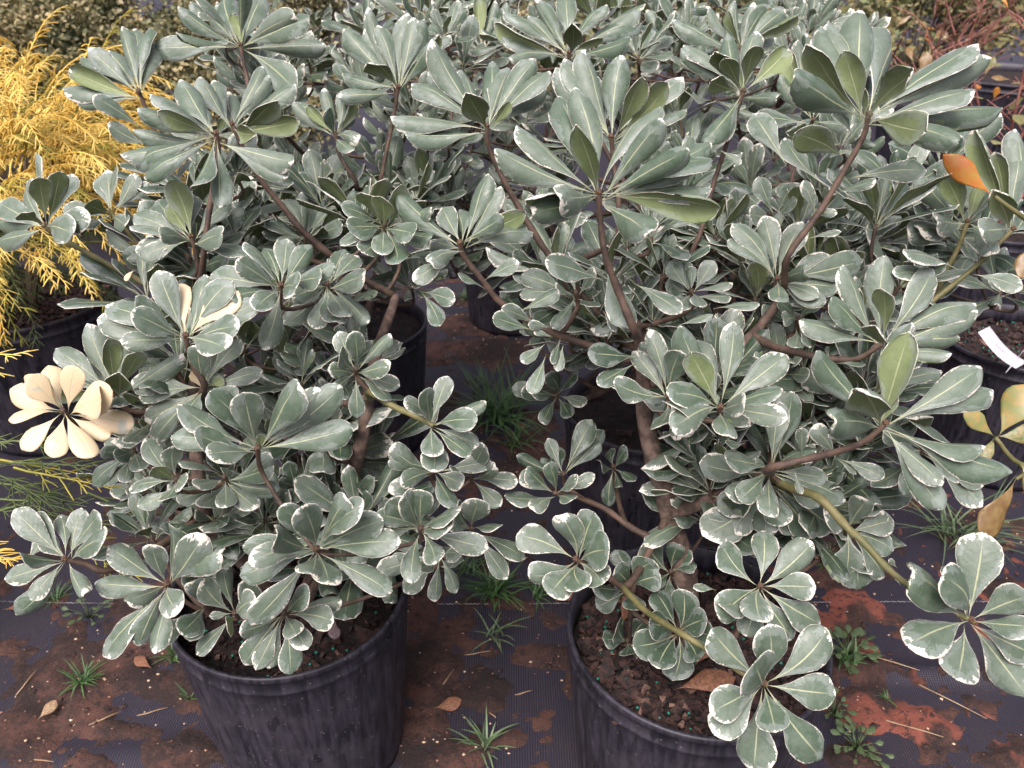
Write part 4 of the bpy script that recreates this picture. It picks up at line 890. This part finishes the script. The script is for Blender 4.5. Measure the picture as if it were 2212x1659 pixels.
tuft(1110,960, 30, .10, .0018, 'low grass clump in front of the big dark clump', 2)
tuft(1070,1275, 90, .085, .0017, 'dense grass clump on the white seam between pots', 3)
tuft(1155,1285, 22, .06, .0015, 'grass sprig beside the dense clump, near a brown leaf', 4)
tuft(1062,1372, 16, .075, .0017, 'sparse star-shaped grass tuft below the dense clump', 5, GRASSP)
tuft(1052,1622, 22, .06, .0018, 'pale grass tuft on fabric between the front pots', 6, GRASSP)
tuft(180,1478, 34, .055, .0013, 'grass tuft on the clay beside the scuffed pot', 7)
tuft(378,1420, 26, .05, .0012, 'grass tuft touching the scuffed pot, under the leaves', 8)
tuft(408,1515, 16, .035, .0012, 'tiny grass tuft against the scuffed pot wall', 9)
tuft(2075,1165, 60, .17, .0018, 'long-bladed grass clump near the leathery leaves', 10, GRASSP)
tuft(1792,1218, 32, .05, .0013, 'small grass tuft on clay behind the open mulch pot', 11)
tuft(1815,1555, 14, .022, .0010, 'tiny grass seedling on clay near the weed rosette', 12)
tuft(1912,1512, 14, .022, .0010, 'tiny grass seedling on the red clay tongue', 13)
tuft(1005,652, 22, .06, .0018, 'grass tuft by the far seam between rear pots', 14)
tuft(118,1300, 26, .05, .0012, 'grass tuft under the lowest leafy branch, beside bare fabric', 15)
tuft(1830,1440, 14, .06, .0022, 'grass blades growing among the broadleaf weed', 16)
tuft(1010,1230, 20, .08, .0016, 'grass sprig half under the shrub leaves by the seam', 17)
tuft(60,1120, 18, .05, .0012, 'grass sprig below the green threadleaf sprays', 18)
def weed(u, v_, n, L, label, seed):
    q = random.Random(seed); p = onz(u, v_); z = max(fold(p.x, p.y), clay_z(p.x, p.y)); org = Vector((p.x, p.y, z)); root = empty('weed', org, label, 'weed', 'broadleaf weeds')
    st = MB()
    for k in range(n):
        a = k * 2.4 + q.uniform(-.6, .6); r = L * q.uniform(.5, 1.05) * math.sqrt((k + 1) / n); e = Vector((math.cos(a) * r, math.sin(a) * r, L * .5 * (1.2 - k / n) + .006)); st.tube([Vector((0, 0, 0)), e * .5 + Vector((0, 0, .004)), e], [.001, .0009, .0007], 4)
        put_leaf('leaf', root, Vector((0, 0, 0)), e, Vector((math.cos(a), math.sin(a), .2)), Vector((q.gauss(0, .2), q.gauss(0, .2), 1)), L * q.uniform(.35, .55), WEED, 1.15, q.randrange(3))
    st.build('stem', WEED, root)
weed(1828,1425, 30, .05, 'broadleaf weed beside the rim of the open mulch pot', 1)
weed(1845,1632, 26, .04, 'flat weed rosette on dark clay in front of the red tongue', 2)
weed(195,1335, 12, .04, 'small round-leaved weed on fabric under the left branch', 3)
weed(1800,1545, 12, .035, 'sparse weed leaning on the open mulch pot', 4)
def dead(u, v_, z, L, rz, m, label, wf=1.0, tilt=.2):
    p = onz(u, v_, z); q = random.Random(int(u)); o = put_leaf('fallen_leaf', None, Vector((0, 0, 0)), p, Vector((math.cos(rz), math.sin(rz), tilt * .3)), Vector((tilt, -.3, 1)), L, m, wf, int(u) % 3); tag(o, label, 'dead leaf', 'fallen dead leaves')
dead(1195,1300,.012, .055, .5, DEAD, 'curled brown leaf on the fabric beside the seam')
dead(1455,1490,.315, .085, .2, DEAD, 'long brown leaf lying across the bark mulch')
dead(1340,1350,.31, .05, 1.2, DEAD, 'brown leaf standing in mulch by the pot wall', 1, .8)
dead(1500,1440,.31, .05, .9, DEAD, 'rusty leaf tucked under the low whorls', 1.2, .5)
dead(725,1340,.33, .035, -1.4, DEADG, 'shrivelled grey-mauve leaf hanging over dark potting soil')
dead(935,1530,.012, .05, .3, DEAD, 'flat brown leaf on the clay between front pots')
dead(1105,912,.02, .045, -.6, DEAD, 'pale brown leaf beside the big grass clump')
dead(5,1318,.012, .07, .4, DEAD, 'reddish dead leaf by the seam beyond the left branch')
dead(330,1445,.014, .05, 2.6, DEAD, 'dead leaf on clay under the drooping leaves')
dead(1560,1400,.31, .05, 2.2, DEAD, 'broken brown leaf on mulch under the biggest open whorl', 1.3, .3)
dead(80,1555,.014, .04, 1.2, STRAW, 'splintered wood-coloured leaf fragment on the clay')
